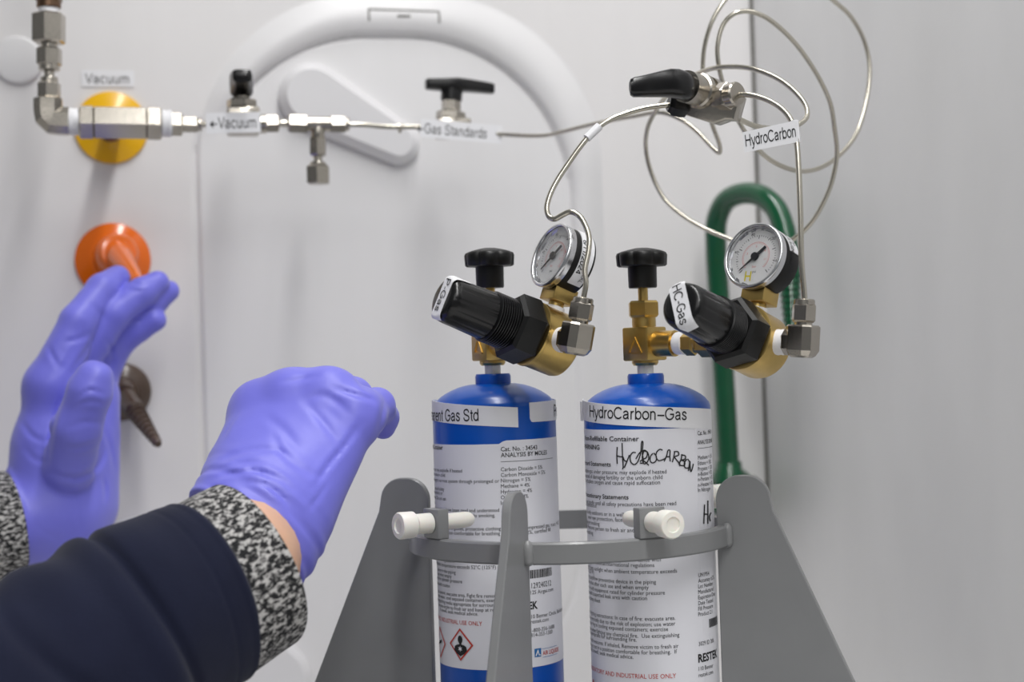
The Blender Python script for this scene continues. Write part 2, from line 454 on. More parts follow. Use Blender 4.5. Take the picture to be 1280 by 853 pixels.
def flat_label(name, label, cat, O, U, W, n, w, h, txt, cap, grp=None, parent=None, tw=None, matl='tape', x0=2.0):
    m = M(); m.box(O + U*(w/2) + W*(h/2), (U, W, n), (w/2, h/2, 0.2))
    if parent is None: o = tag(obj(name, m, MT[matl], smooth=0), label, cat, grp)
    else: o = obj(name, m, MT[matl], parent, smooth=0)
    t = M(); sign(t, txt, plane_map(O + U*x0 + W*((h-cap)/2), U, W, n, 0.26), cap, tw)
    obj('label_text', t, MT['bold_ink'], o, smooth=0)
    return o
O = atY(102, 108, YW-2); U = (atY(168, 110, YW-2)-O)
flat_label('wall_label', 'white Vacuum label stuck on the wall above the yellow disc', 'label', V(O.x, YW-0.7, O.z), V(1, 0, 0), V(0, 0, 1), V(0, -1, 0), U.length, 13.5, 'Vacuum', 8.2, tw=U.length-6, x0=3)

# outlets -----------------------------------------------------------------
def disc_prof(R, h): return [(0, R), (1.2, R), (2.5, R*0.985), (h*0.6, R*0.72), (h*0.85, R*0.5), (h, R*0.42), (h, 0.1)]
p = atY(139, 159, YW-4); c = V(p.x, YW-0.7, p.z)
r = thing('gas_outlet', 'yellow round wall outlet behind the horizontal steel fitting', 'outlet', c, 'coloured wall outlets')
obj('rosette', M().lathe(c, (0, -1, 0), disc_prof(30, 9), 56), MT['yellow'], r)
obj('stem', M().lathe(c+V(0, -5, -4), (0, -1, -.10), [(0, 8), (30, 8), (30, 10), (42, 10), (44, 8), (44, 0.1)], 24), MT['brown_metal'], r, label='dark metal stem')
p = atY(141, 325, YW-4); c = V(p.x, YW-0.7, p.z)
r = thing('gas_outlet', 'orange round wall outlet, its nozzle pinched by the gloved left hand', 'outlet', c, 'coloured wall outlets')
obj('rosette', M().lathe(c, (0, -1, 0), [(0, 30.5), (1.2, 30.8), (3, 30.2), (6, 25), (9, 19), (10, 17), (10, .1)], 56), MT['orange'], r)
n0 = atY(147, 318, YW-22); n1 = atY(172, 352, YW-92)
obj('hub', M().lathe(c+V(2, -8, 2), (n0-c).normalized(), [(-3, 18), (8, 17.5), (15, 16.5), (18, 14), (18.5, 11), (18.5, .1)], 32), MT['orange'], r)
ax = n1-n0; L = ax.length
obj('nozzle', M().lathe(n0, ax, [(0, 11), (L*.25, 10.2), (L*.5, 8), (L*.9, 5.4), (L, 4), (L, .1)], 24), MT['orange'], r)
p = atY(152, 490, YW-4); c = V(p.x, YW-0.7, p.z)
r = thing('gas_outlet', 'dark brown round wall outlet behind the left glove', 'outlet', c, 'coloured wall outlets')
obj('rosette', M().lathe(c, (0, -1, 0), [(0, 23.5), (1.2, 24), (3, 23.5), (6, 20), (9, 14), (10, 12), (10, .1)], 48), MT['brown'], r)
n0 = atY(157, 496, YW-20); n1 = atY(198, 556, YW-88); ax = n1-n0; L = ax.length
obj('hub', M().lathe(c+V(0, -7, 0), (n0-c).normalized(), [(-2, 13), (8, 12), (16, 9), (18, .1)], 24), MT['brown'], r)
pr = [(0, 8.5), (L*.3, 8)]
for k in range(8):
    t = L*(.32+.08*k); q = 7.6-0.5*k
    pr += [(t, q*0.8), (t+L*.07, q)]
pr += [(L*.97, 3.4), (L, 2.6), (L, .1)]
obj('serrated_nozzle', M().lathe(n0, ax, pr, 24), MT['brown'], r)

# green gooseneck
c = atY(915, 617, YW-4); c = V(c.x, YW-0.7, c.z)
r = thing('gooseneck_faucet', 'green coated gooseneck tap with serrated spout behind the right regulator', 'tap', c)
obj('rosette', M().lathe(c, (0, -1, 0), [(0, 23.5), (2, 24), (5, 23), (10, 19), (14, 12), (14, .1)], 40), MT['green'], r)
r0 = at(911, 606, 1392)
obj('hub', M().lathe(c+V(0, -8, 0), (0, -1, 0), [(0, 15), (25, 15), (38, 13.5), (45, 9), (46, .1)], 28), MT['green'], r)
rs = at(911, 580, 1396)
obj('collar', M().lathe(r0, rs-r0, [(0, 14), (8, 14), (14, 11.5), (20, 11), (21, 9)], 28), MT['green'], r)
pth = spline([at(911, 590, 1394), at(908, 530, 1393), at(904, 460, 1391), at(899, 380, 1389), at(895, 310, 1386), at(896, 275, 1381), at(907, 252, 1370), at(928, 242, 1352), at(951, 245, 1334), at(969, 260, 1320), at(979, 284, 1311), at(984, 312, 1306), at(987, 345, 1303)], 6)
obj('neck', M().sweep(pth, 9.3, 20), MT['green'], r)
a = at(987, 343, 1303); b = at(990, 412, 1299); L = (b-a).length
pr = [(0, 9.6), (3, 9.6)]
for k in range(8):
    t = 3+L*.115*k; q = 9.8-.38*k
    pr += [(t, q*.84), (t+L*.10, q)]
pr += [(L, 5.5), (L+1, .1)]
obj('serrated_spout', M().lathe(a, b-a, pr, 28), MT['green'], r)
cab = spline([at(941, 596, 1425), at(950, 603, 1424), at(958, 615, 1425), at(962, 650, 1426), at(965, 720, 1428)], 8)
tag(obj('cable', M().sweep(cab, 1.3, 8), MT['gap']), 'thin grey cable hanging in the corner beside the green tap', 'cable')

# ------------------------------------------------------------------ pipe fittings on the back wall
YP = 1240.0
def seg_lathe(m, p0, p1, wpx, kind='hex', Y=YP, ov=0.0):
    a = atY(*p0, Y); b = atY(*p1, Y); d = b-a; L = d.length; dn = d.normalized()
    a = a - dn*ov; L += 2*ov
    rr = wpx/2*depth((a+b)/2)/FPX
    if kind == 'hex':
        e = min(1.2, L*.15)
        m.lathe(a, dn, [(0, rr*.86), (e, rr), (L-e, rr), (L, rr*.86)], 6, ref=V(0, -1, 0), rot=radians(12))
    elif kind == 'round':
        m.lathe(a, dn, [(0, rr*.95), (min(.6, L*.2), rr), (L-min(.6, L*.2), rr), (L, rr*.95)], 24)
    elif kind == 'tape':
        m.lathe(a, dn, [(0, rr*.9), (L*.2, rr), (L*.5, rr*.97), (L*.8, rr*1.02), (L, rr*.9)], 24, rmod=lambda t, s: 1+.03*sin(3*t+s))
    return m
mani = thing('pipe_manifold', 'steel pipe fittings and valves along the back wall with Vacuum and Gas Standards tags', 'pipe fittings', atY(61, 168, YP))
def part(name, specs, matl, parent=None, ov=0.15, sm=25):
    m = M()
    for sp in specs: seg_lathe(m, *sp, ov=ov)
    return obj(name, m, MT[matl], parent or mani, smooth=sm)
part('inlet_fitting', [((61, -26), (61, 3), 34, 'hex'), ((61, 1), (61, 10), 30, 'round')], 'brown_metal')
_p = atY(61, -24, YP)
obj('inlet_pipe', M().lathe(_p, UP, [(0, 8), (460, 8)], 24), MT['brown_metal'], mani)
part('thread_seal', [((61, 9), (61, 18), 26, 'tape')], 'teflon')
part('hex_adapter', [((61, 17), (61, 54), 42, 'hex'), ((61, 53), (61, 61), 20, 'round')], 'steel')
part('tube_nut', [((61.5, 60), (61.5, 82), 32, 'hex'), ((61.5, 81), (61.5, 88), 26, 'round')], 'steel')
part('tube_stub', [((61.5, 86), (61.5, 100), 13, 'round')], 'steel')
part('tube_nut', [((61.5, 97), (61.5, 104), 22, 'round'), ((61.5, 103), (61.5, 123), 29, 'hex'), ((61.5, 122), (61.5, 128), 24, 'round')], 'steel')
pe = [atY(60, 124, YP), atY(60, 138, YP), atY(61, 146, YP), atY(66, 150.5, YP), atY(74, 151.5, YP), atY(86, 152, YP)]
obj('pipe_elbow', M().sweep(pe, [10.2, 10.2, 10.4, 10.4, 10.2, 10], section=octagon(.5), ref=V(0, -1, 0)), MT['steel'], mani, smooth=25)
part('thread_seal', [((84, 152), (101, 152.5), 34, 'tape')], 'teflon')
part('check_valve', [((99, 152.8), (118, 153), 46, 'hex'), ((117, 153), (184, 154), 44, 'hex'), ((183, 154), (202, 154.4), 46, 'hex')], 'steel')
part('thread_seal', [((201, 154.5), (215, 154.8), 34, 'tape')], 'teflon')
part('reducer_nut', [((213, 155), (228, 155.4), 33, 'hex'), ((227, 155.4), (247, 155.8), 22, 'hex'), ((246, 155.8), (252, 155.8), 17, 'round')], 'steel')
part('tube_stub', [((250, 155.6), (290, 155.4), 8, 'round')], 'tube')
# vacuum valve
vb = M(); cc = atY(304, 152, YP); kx = depth(cc)/FPX
vb.box(cc, (V(1, 0, 0), V(0, 1, 0), V(0, 0, 1)), (20*kx, 11, 17*kx), 2)
vv = obj('vacuum_valve', vb, MT['steel'], mani, smooth=30)
m = M(); seg_lathe(m, (302, 136), (302, 124), 38, 'hex'); seg_lathe(m, (302, 125), (302, 118), 20, 'round')
obj('bonnet', m, MT['steel'], vv, smooth=25)
hm = M(); h0 = atY(302, 119, YP); h1 = atY(301, 88, YP)
def vlever(m, base, upv, ln, w0, w1, hgt, direction, side):
    d = direction; R = []
    for (t, w, h, z) in ((-9, w0*.45, hgt*.5, .5), (-8, w0*.8, hgt*.8, .5), (-3, w0, hgt, .5), (4, w0, hgt, .5), (ln*.4, w0*.72, hgt*.62, .62), (ln*.9, w1, hgt*.5, .68), (ln-1, w1*.95, hgt*.46, .68), (ln, w1*.7, hgt*.34, .68)):
        ctr = base + d*t + upv*(hgt*z)
        ring = []
        for k in range(16):
            th = 2*pi*k/16
            x = abs(cos(th))**.5*(1 if cos(th) > 0 else -1); y = abs(sin(th))**.5*(1 if sin(th) > 0 else -1)
            ring.append(ctr + side*(x*w) + upv*(y*h/2))
        R.append(ring)
    m.rings(R)
vlever(hm, h0-UP*2, UP, 34, 9.0, 7.5, 21, V(-.04, -1, -.10).normalized(), V(1, -.04, 0).normalized())
obj('handle', hm, MT['black'], vv, label='black lever pointing forward')
# tag on the vacuum valve
O = atY(258, 167, YP-14); U = atY(326, 165.5, YP-14)-O; ul = U.length; U.normalize(); W = V(0, -.05, 1).normalized()
q = flat_label('pipe_tag', '', '', O, U, W, V(0, -1, 0), ul, 15.5, '\u2190Vacuum', 8.6, parent=mani, tw=ul-5, x0=2.5)
part('tube_nut', [((324, 155), (333, 155), 24, 'round'), ((331, 154.5), (348, 154.5), 24, 'hex')], 'steel')
part('tube_stub', [((346, 154.5), (363, 154.5), 9, 'round')], 'tube')
part('tube_nut', [((360, 154.3), (384, 155), 25, 'hex')], 'steel')
part('pipe_tee', [((382, 155), (415, 155.5), 19, 'round'), ((398, 157), (397.5, 176), 17, 'round')], 'steel')
part('tube_nut', [((412, 155), (432, 155.5), 23, 'hex'), ((431, 155.5), (436, 155.5), 17, 'round')], 'steel')
part('tube_nut', [((397.5, 172), (397.5, 195), 22, 'hex')], 'steel')
part('tube_stub', [((397.5, 193), (397.5, 208), 11, 'round')], 'steel')
part('end_cap', [((397.5, 203), (397.5, 209), 20, 'round'), ((397.5, 207), (398, 230), 31, 'hex')], 'steel')
tb = M().sweep(spline([atY(433, 155.8, YP), atY(455, 156.3, YP), atY(480, 158.5, YP), atY(500, 158.8, YP), atY(530, 159, YP), atY(548, 160, YP)], 5), 1.9, 10)
obj('thin_tube', tb, MT['tube'], mani)
part('ferrule', [((496, 158.5), (504, 158.7), 8, 'round'), ((500, 158), (500, 166), 4, 'round')], 'tube')
# gas standards valve
cc = atY(566, 161, YP); kx = depth(cc)/FPX
vv = obj('gas_standards_valve', M().box(cc, (V(1, 0, 0), V(0, 1, 0), V(0, 0, 1)), (21*kx, 10, 12*kx), 2), MT['steel'], mani, smooth=30)
m = M(); seg_lathe(m, (563, 151), (564, 139), 37, 'hex'); seg_lathe(m, (564, 140), (564, 124), 24, 'hex')
obj('bonnet', m, MT['steel'], vv, smooth=25)
hm = M(); seg_lathe(hm, (564, 126), (565, 112), 27, 'round')
a = atY(532, 106, YP); b = atY(617, 112, YP); d = (b-a).normalized(); n = V(0, 1, 0).cross(d)*-1
R = []
for (t, y0, y1, w) in ((0, 99.5, 111, 4), (.03, 98.5, 112, 6), (.25, 98.5, 113.5, 8), (.45, 98, 115, 9.5), (.62, 99.5, 115, 8), (.85, 102.5, 116.5, 6.5), (.97, 104.5, 117.5, 6), (1, 105.5, 117, 4.5)):
    px = 532+85*t
    p0 = atY(px, y0, YP); p1 = atY(px, y1, YP); ring = []
    for k in range(14):
        th = 2*pi*k/14
        x = abs(cos(th))**.5*(1 if cos(th) > 0 else -1); y = abs(sin(th))**.5*(1 if sin(th) > 0 else -1)
        ring.append((p0+p1)/2 + V(0, 1, 0)*(x*w) + (p0-p1)/2*y)
    R.append(ring)
hm.rings(R)
obj('handle', hm, MT['black'], vv, label='black crosswise lever handle')
O = atY(525, 171.5, YP-13); U = atY(627, 180, YP-13)-O; ul = U.length; U.normalize(); W = U.cross(V(0, 1, 0)) * -1
if W.z < 0: W = -W
q = flat_label('pipe_tag', '', '', O, U, W, V(0, -1, 0), ul, 14.5, '\u2190Gas Standards', 8.0, parent=mani, tw=ul-9, x0=-3)

# ------------------------------------------------------------------ coiled steel tubing
ct = [(590, 164, 1262), (627, 168, 1260), (680, 169.5, 1235), (702, 165, 1222), (740, 155.5, 1200), (790, 146, 1170), (827, 141, 1150), (852, 150, 1140), (872, 165, 1130), (890, 184, 1122), (899, 191, 1118), (900, 184, 1115), (890, 155, 1110), (884, 130, 1105), (879, 97, 1100), (880, 62, 1095), (890, 27, 1092), (908, -2, 1095), (940, -30, 1108), (980, -38, 1125), (1012, -25, 1140), (1041, 0, 1150), (1062, 19, 1156), (1079, 48, 1160), (1087, 82, 1160), (1083, 125, 1155), (1070, 168, 1140), (1046, 197, 1122), (1019, 212, 1102), (993, 213, 1082), (966, 202, 1070), (946, 185, 1061), (928, 160, 1055), (913, 130, 1051), (904, 106, 1049), (898, 80, 1046), (897, 56, 1045), (905, 29, 1045), (918, 17, 1044), (934, 14, 1045), (953, 19.5, 1047), (971.5, 32, 1050), (993, 53, 1055), (1011, 77, 1060), (1027, 104, 1065), (1038, 130, 1070), (1043, 160, 1075), (1046, 191, 1080), (1041, 223, 1085), (1030, 252, 1090), (1012, 281, 1096), (985, 303, 1103), (950, 311, 1112), (915, 300, 1122), (881, 286, 1130), (854, 270, 1136), (830, 248, 1141), (813, 213, 1143), (807, 181, 1140), (810, 158, 1133), (820, 138, 1122), (833, 120, 1105), (850, 104, 1082), (870, 93, 1062), (889, 86, 1046), (910, 83.5, 1035), (940, 86, 1020), (971.5, 98, 1008), (993, 114, 1000), (1006, 130, 996), (1009, 144, 990), (1001, 154, 984), (977, 160, 977), (950, 159, 966), (930, 152, 957), (908, 140, 949)]
tag(obj('coiled_tube', M().sweep(spline([at(*q) for q in ct], 6), 1.62, 10), MT['tube'], smooth=180), 'long coiled thin steel tube looping from the back wall to the slanted valve', 'tube', 'thin steel gas tubes')

# ------------------------------------------------------------------ cylinders
class Cyl:
    def __init__(s, px, py, z, R):
        p = at(px, py, z); s.c = V(p.x, p.y, 0); s.R = R
    def hit(s, px, py, R=None):
        R = R or s.R
        d = at(px, py, 1.0); A = d.x**2+d.y**2; B = -2*(d.x*s.c.x+d.y*s.c.y); C = s.c.x**2+s.c.y**2-R*R
        D = B*B-4*A*C
        t = (-B-sqrt(max(D, 0)))/(2*A)
        p = d*t
        return atan2(p.y-s.c.y, p.x-s.c.x), p.z
    def map(s, px, py, lift=.4, tilt=0.0):
        ph, z = s.hit(px, py); R = s.R
        return lambda x, y: V(s.c.x+(R+lift)*cos(ph+(x-y*tilt)/R), s.c.y+(R+lift)*sin(ph+(x-y*tilt)/R), z+y+x*tilt)
    def pxmap(s, lift=.4):
        def f(x, y):
            ph, z = s.hit(x, y); return V(s.c.x+(s.R+lift)*cos(ph), s.c.y+(s.R+lift)*sin(ph), z)
        return f
    def sheet(s, m, ph0, ph1, top, bot, r0, r1, n=48):
        # a curved sheet of paper: top/bottom height as functions of the angle
        rings = []
        for k in range(n+1):
            ph = ph0+(ph1-ph0)*k/n; e = V(cos(ph), sin(ph), 0)
            z1, z0 = top(ph), bot(ph)
            rings.append([s.c+e*r0+UP*z0, s.c+e*r1+UP*z0, s.c+e*r1+UP*z1, s.c+e*r0+UP*z1])
        return m.rings(rings)
    def pt(s, ph, r, z): return V(s.c.x+r*cos(ph), s.c.y+r*sin(ph), z)

RC = 38.0
CL = Cyl(618, 530, 988, RC); CRt = Cyl(809, 530, 962, RC)
ZB = ZF+6
def lines(m, cyl, L, cap, align='R', bold=0.0, squeeze=.92):
    for (x, y, s) in L: put_text(m, s, cyl.map(x, y), cap, None, align, bold, squeeze)
def diamond(mr, mk, mw_, cyl, px, py, hw, hh, lw, fig):
    f = cyl.map(px, py, .6)
    o = [(0, hh), (hw, 0), (0, -hh), (-hw, 0)]
    i = [(x*(1-lw/hw*1.3), y*(1-lw/hh*1.3)) for x, y in o]
    b = len(mr.v); mr.v += [f(x, y) for x, y in o] + [f(x, y) for x, y in i]
    for k in range(4): mr.f.append((b+k, b+4+k, b+4+(k+1) % 4, b+(k+1) % 4)[::-1])
    if fig == 'body':
        def poly(P, m_=mk, l_=f): b = len(m_.v); m_.v += [l_(x, y) for x, y in P]; m_.f.append(tuple(range(b, b+len(P))))
        poly([(1.8*cos(2*pi*k/14), 3.0+2.4*sin(2*pi*k/14)) for k in range(14)])
        poly([(-.8, 1.2), (-.8, 0), (.8, 0), (.8, 1.2)])
        for sg in (-1, 1):
            P = [(0, .1), (sg*.9, .1), (sg*2.8, -.3), (sg*4.4, -1.2), (sg*4.9, -3.4), (sg*2.9, -5.4), (0, -7.0)]
            poly(P if sg < 0 else P[::-1])
        st = []
        for k in range(12): st.append(((1.9 if k % 2 == 0 else .75)*cos(pi*k/6+pi/2), -2.5+(1.9 if k % 2 == 0 else .75)*sin(pi*k/6+pi/2)))
        f3 = cyl.map(px, py, .75)
        for k in range(12): poly([(0, -2.5), st[k], st[(k+1) % 12]], mw_, f3)
    else:
        def poly(P): b = len(mk.v); mk.v += [f(x, y) for x, y in P]; mk.f.append(tuple(range(b, b+len(P))))
        poly([(-3.5, -1.2), (-1.5, .9), (1, 1.2), (3.5, 2.2), (3, .2), (1, -.6), (-1, -.8), (-2.6, -2)])

def gas_cylinder(C, label, px_axis, left):
    zc = C.hit(px_axis, 505, )[1]
    t = thing('gas_cylinder', label, 'gas cylinder', (C.c.x, C.c.y, ZB), 'blue gas cylinders in the grey stand')
    zs_ = at(px_axis, 505, depth(V(C.c.x, C.c.y, 0))).z          # shoulder
    zt = at(px_axis, 479.5, depth(V(C.c.x, C.c.y, 0))).z         # top of the dome
    H0 = zs_-ZB; h = zt-zs_
    prof = [(0, 31), (0.8, 34), (3, 36.6), (7, 37.7), (10, 38), (H0-2, 38), (H0+.5, 37.2), (H0+1.5, 36.2)]
    for k in range(1, 9):
        a = k/8*pi/2
        prof.append((H0+1.5+(h-1.5)*sin(a)**1.15, 36.2-(36.2-9.5)*(1-cos(a))**.78))
    prof += [(H0+h, .1)]
    obj('body', M().lathe((C.c.x, C.c.y, ZB), UP, prof, 72), MT['blue'], t, smooth=50)
    kz = depth(V(C.c.x, C.c.y, 0))/FPX
    obj('collar', M().lathe((C.c.x, C.c.y, zt-3), UP, [(0, 10.8), (1, 11), (7.5, 11), (9, 10.3), (9, .1)], 36), MT['blue'], t)
    zn = zt+6
    y0 = lambda y: at(px_axis, y, depth(V(C.c.x, C.c.y, 0))).z
    obj('valve_neck', M().lathe((C.c.x, C.c.y, zn-1), UP, [(0, 4.9), (y0(455)-zn+1, 4.9)], 24), MT['nylon'], t, label='translucent white neck')
    cdir = RG[left]['inlet']
    a, u, w = UP, cdir, UP.cross(cdir)
    vb = M()
    vb.lathe((C.c.x, C.c.y, y0(457)), UP, [(0, 7), (1.5, 8), (y0(449)-y0(457), 8)], 24)
    zc1, zc0 = y0(409), y0(451)
    vb.box((C.c.x, C.c.y, (zc0+zc1)/2), (u, w, UP), (9.6, 9.6, (zc1-zc0)/2), 1.2)
    vb.lathe((C.c.x, C.c.y, zc1-1), UP, [(0, 7.2), (y0(395)-zc1+2, 7.2)], 24)
    zh = y0(397); hh = y0(376)-zh
    vbo = obj('valve_body', vb, MT['brass'], t, smooth=30)
    obj('packing_nut', M().lathe((C.c.x, C.c.y, zh), UP, [(0, 8.6), (1.3, 9.8), (hh-1.3, 9.8), (hh, 8.6), (hh, .1)], 6, rot=.3), MT['brass'], t, smooth=25)
    tri = M(); fc = V(C.c.x, C.c.y, (zc0+zc1)/2-1) + w*(-9.9 if (w.dot(CF) > 0) else 9.9)
    for (x0, z0, x1, z1) in ((-5, -4.5, 5, -4.5), (5, -4.5, 0, 5), (0, 5, -5, -4.5)):
        p0 = fc+u*x0+UP*z0; p1 = fc+u*x1+UP*z1; d = (p1-p0)
        tri.box((p0+p1)/2, (d.normalized(), UP.cross(w).normalized() if False else d.normalized().cross(w), w), (d.length/2, .5, .5))
    obj('triangle_mark', tri, MT['brass'], vbo, smooth=0)
    obj('valve_stem', M().lathe((C.c.x, C.c.y, zh+hh-1), UP, [(0, 3), (y0(352)-zh-hh, 3)], 18), MT['brass'], t)
    kb, kt, ktop = y0(360), y0(333), y0(310)
    km = M().lathe((C.c.x, C.c.y, kb), UP, [(0, 8.2), (.8, 8.6), (kt-kb+2, 8.8)], 32)
    kh = ktop-kt
    km.lathe((C.c.x, C.c.y, kt), UP, [(0, 13.6), (.8, 14.6), (kh*.6, 15), (kh*.74, 14.4), (kh*.84, 12), (kh*.93, 8), (kh, 4), (kh, .1)], 96,
             rmod=lambda th, s: 1+.15*abs(cos(3.5*th))**.6-.10 if s < kh*.78 else 1+.08*abs(cos(3.5*th))-.05)
    obj('valve_knob', km, MT['matte_black'], t, smooth=50)
    # printed paper label
    pm = M(); pi_, tx, rd, bi, bc_, mk_ = M(), M(), M(), M(), M(), M()
    fx = C.hit
    if left:
        phs, _ = fx(626, 560)
        z_a = fx(600, 556)[1]; z_b = fx(660, 549.5)[1]; zlow = fx(600, 838)[1]; zlow2 = fx(670, 834)[1]
        C.sheet(pm, phs-2*pi+1.35, phs, lambda p: z_a, lambda p: zlow, RC-.3, RC+.12, 64)
        C.sheet(pm, phs-.02, phs+1.36, lambda p: z_b-max(0, .06-(p-phs))*22, lambda p: zlow2, RC-.3, RC+.2, 24)
    else:
        phs, _ = fx(871, 560)
        z_a = fx(805, 537)[1]; z_b = fx(880, 537)[1]; zlow = fx(810, 880)[1]
        C.sheet(pm, phs-2*pi+1.35, phs, lambda p: z_a, lambda p: zlow, RC-.3, RC+.12, 64)
        C.sheet(pm, phs-.02, phs+1.36, lambda p: z_b+2.0, lambda p: zlow, RC-.3, RC+.2, 24)
    pl = obj('paper_label', pm, MT['paper'], t, smooth=40)
    if left:
        lines(bi, C, [(554, 562.5, 'Non-Refillable Container')], 2.7, bold=.012)
        lines(tx, C, [(578, 591, 'Contains gas under pressure, may explode if heated'), (557, 596.5, 'fertility or the unborn child'), (624, 603.5, 'causes damage to nervous system through prolonged or'),
                      (556, 614, 'until all safety'), (554, 619, 'use only outdoors or'), (558, 626, 'ventilated area. Do not eat'), (545, 631, 'drink'),
                      (624, 640, 'safety precautions have been read and understood'), (619, 646.5, 'open flames. No smoking.'), (626, 663, 'wear protective gloves, protective clothing'), (625, 669, 'in a position comfortable for breathing'),
                      (569, 704, 'international regulations'), (620, 711.5, 'sunlight when ambient temperature exceeds 52\u00b0C (125\u00b0F)'), (570, 718, 'device in the piping'), (565, 723, 'and when empty'), (578, 729.5, 'rated for cylinder pressure'), (563, 735, 'leak area with caution'),
                      (628, 747, 'Stay upwind, evacuate area. Fight fire remotely,'), (628, 752.5, 'spray water, cool exposed containers, exercise'), (628, 758.5, 'use extinguishing media appropriate for surrounding'), (628, 764.5, 'Remove victim to fresh air and keep at rest in'), (598, 770, 'if unwell, seek medical advice.')], 2.15)
        lines(rd, C, [(603, 782.5, 'FOR LABORATORY AND INDUSTRIAL USE ONLY')], 2.5)
        signs = [(576, 806, 1.1, 'body'), (551.3, 803, 1.1, 'flame')]
        lines(bi, C, [(626, 564.5, 'Cat. No. : 34543'), (626, 572, 'ANALYSIS BY MOLES')], 2.6, 'L', .008, .95)
        lines(tx, C, [(626, 589.5, 'Carbon Dioxide = 5%'), (626, 596.5, 'Carbon Monoxide = 5%'), (626, 603.5, 'Nitrogen = 5%'), (626, 610.5, 'Methane = 4%'), (626, 617.5, 'Hydrogen = 4%'), (626, 624.5, 'Oxygen = 4%'), (626, 631.5, 'In Helium'),
                      (629, 664, 'UN1956 Compressed gas, n.o.s. +US'), (629, 670, 'Accuracy \u00b12%, certified fill'), (630, 710, 'P'), (663, 707, 'HE-NCF-10020'), (663, 743.5, '125 Airgas.com'), (661, 774, '110 Benner Circle, Bellefonte, PA'), (663, 780, 'restek.com'), (663, 791, '1-800-356-1688'), (663, 797, '814-353-1300')], 2.3, 'L', 0, .95)
        lines(tx, C, [(664, 736, '129240212')], 3.3, 'L', 0, .8)
        lines(mk_, C, [(638, 764, 'RESTEK')], 4.3, 'L', .03, .85)
        f = C.map(626, 577.5, .42)
        stroke(tx, [(x, 0) for x in range(0, 41, 2)], f, .25)
        f = C.map(660, 724, .42); x = 0
        rnd = random.Random(3)
        while x < 19:
            w = rnd.choice((.3, .45, .7)); b = len(bc_.v); bc_.v += [f(x, 0), f(x+w, 0), f(x+w, 5), f(x, 5)]; bc_.f.append((b, b+1, b+2, b+3)); x += w+rnd.choice((.3, .4))
        bl = M(); mr_ = M(); f = C.map(668, 822, .42)
        def quad(m_, P): b = len(m_.v); m_.v += [f(*p_) for p_ in P]; m_.f.append(tuple(range(b, b+len(P))))
        for k in range(4): quad(bl, [(1.2*k, 0), (1.2*k+1.2, 0), (1.2*k+1.2, 5), (1.2*k, 5)])
        f2 = C.map(678, 811.5, .42); stroke(bl, [(x, 0) for x in range(-6, 15, 2)], f2, .2)
        f2 = C.map(678, 822, .42); stroke(bl, [(x, 0) for x in range(0, 15, 2)], f2, .2)
        obj('printed_logo', bl, MT['blue_ink'], pl, smooth=0, label='small blue square logo')
        wm = M(); f = C.map(668, 822, .5)
        quad(wm, [(.5, .7), (1.3, .7), (2.8, 3.3), (2.2, 4.2)]); quad(wm, [(2.2, 4.2), (2.6, 4.2), (3.6, .7), (2.9, .7)]); quad(wm, [(3.2, .7), (4.5, .7), (4.5, 1.2), (3.2, 1.2)])
        obj('logo_letter', wm, MT['tape'], pl, smooth=0)
        put_text(mr_, 'AIR LIQUIDE', C.map(678, 819.5), 2.5, None, 'L', .01, .8); obj('company_name', mr_, MT['red'], pl, smooth=0, label='small red printed name')
    else:
        lines(bi, C, [(799, 551.5, 'Non-Refillable Container'), (750, 562.5, 'WARNING')], 2.8, bold=.012, squeeze=1.12)
        lines(bi, C, [(764, 583.5, 'Hazard Statements'), (786, 624.5, 'Precautionary Statements')], 2.6, bold=.012, squeeze=1.08)
        lines(tx, C, [(833, 592, 'Contains gas under pressure; may explode if heated'), (828, 599, 'Suspected of damaging fertility or the unborn child'), (825, 605.5, 'May displace oxygen and cause rapid suffocation'),
                      (845, 631.5, 'Do not handle until all safety precautions have been read'), (746, 635, 'and understood'), (808, 646, 'Use only outdoors or in a well-ventilated'), (808, 652.5, 'wear eye protection, face protection'), (750, 657.5, 'No eating, drinking or smoking'), (808, 665.5, 'If inhaled: Remove person to fresh air and keep'), (742, 669, 'for breathing'),
                      (826, 702, 'Dispose of contents in accordance with'), (818, 709, 'local/regional/national/international regulations'), (846, 716, 'Protect from sunlight when ambient temperature exceeds'), (743, 718, '52\u00b0C (125\u00b0F)'), (820, 730, 'Use a backflow preventive device in the piping'), (811, 737, 'Close valve after each use and when empty'), (831, 743.5, 'Use only with equipment rated for cylinder pressure'), (809, 750.5, 'Approach suspected leak area with caution'), (751, 754, 'Read safety sheet'),
                      (844, 775, 'Fire Fighting instructions: In case of fire: evacuate area.'), (844, 782, 'Fight fire remotely due to the risk of explosion; use water'), (835, 789, 'spray or fog in cooling exposed containers; exercise'), (849, 796, 'caution when fighting any chemical fire.  Use extinguishing'), (796, 802.5, 'media appropriate for surrounding fire.'), (848, 810, 'First aid measures: If inhaled, Remove victim to fresh air'), (846, 817, 'and keep at rest in a position comfortable for breathing.  If'), (792, 824, 'you feel unwell, seek medical advice.')], 2.35)
        lines(rd, C, [(845, 847.5, 'FOR LABORATORY AND INDUSTRIAL USE ONLY')], 2.6)
        signs = [(743, 869, 1.1, 'body')]
        lines(bi, C, [(871.5, 544.5, 'Cat. No. : 34504'), (871.5, 556, 'ANALYSIS BY MOLES')], 2.5, 'L', .006, .8)
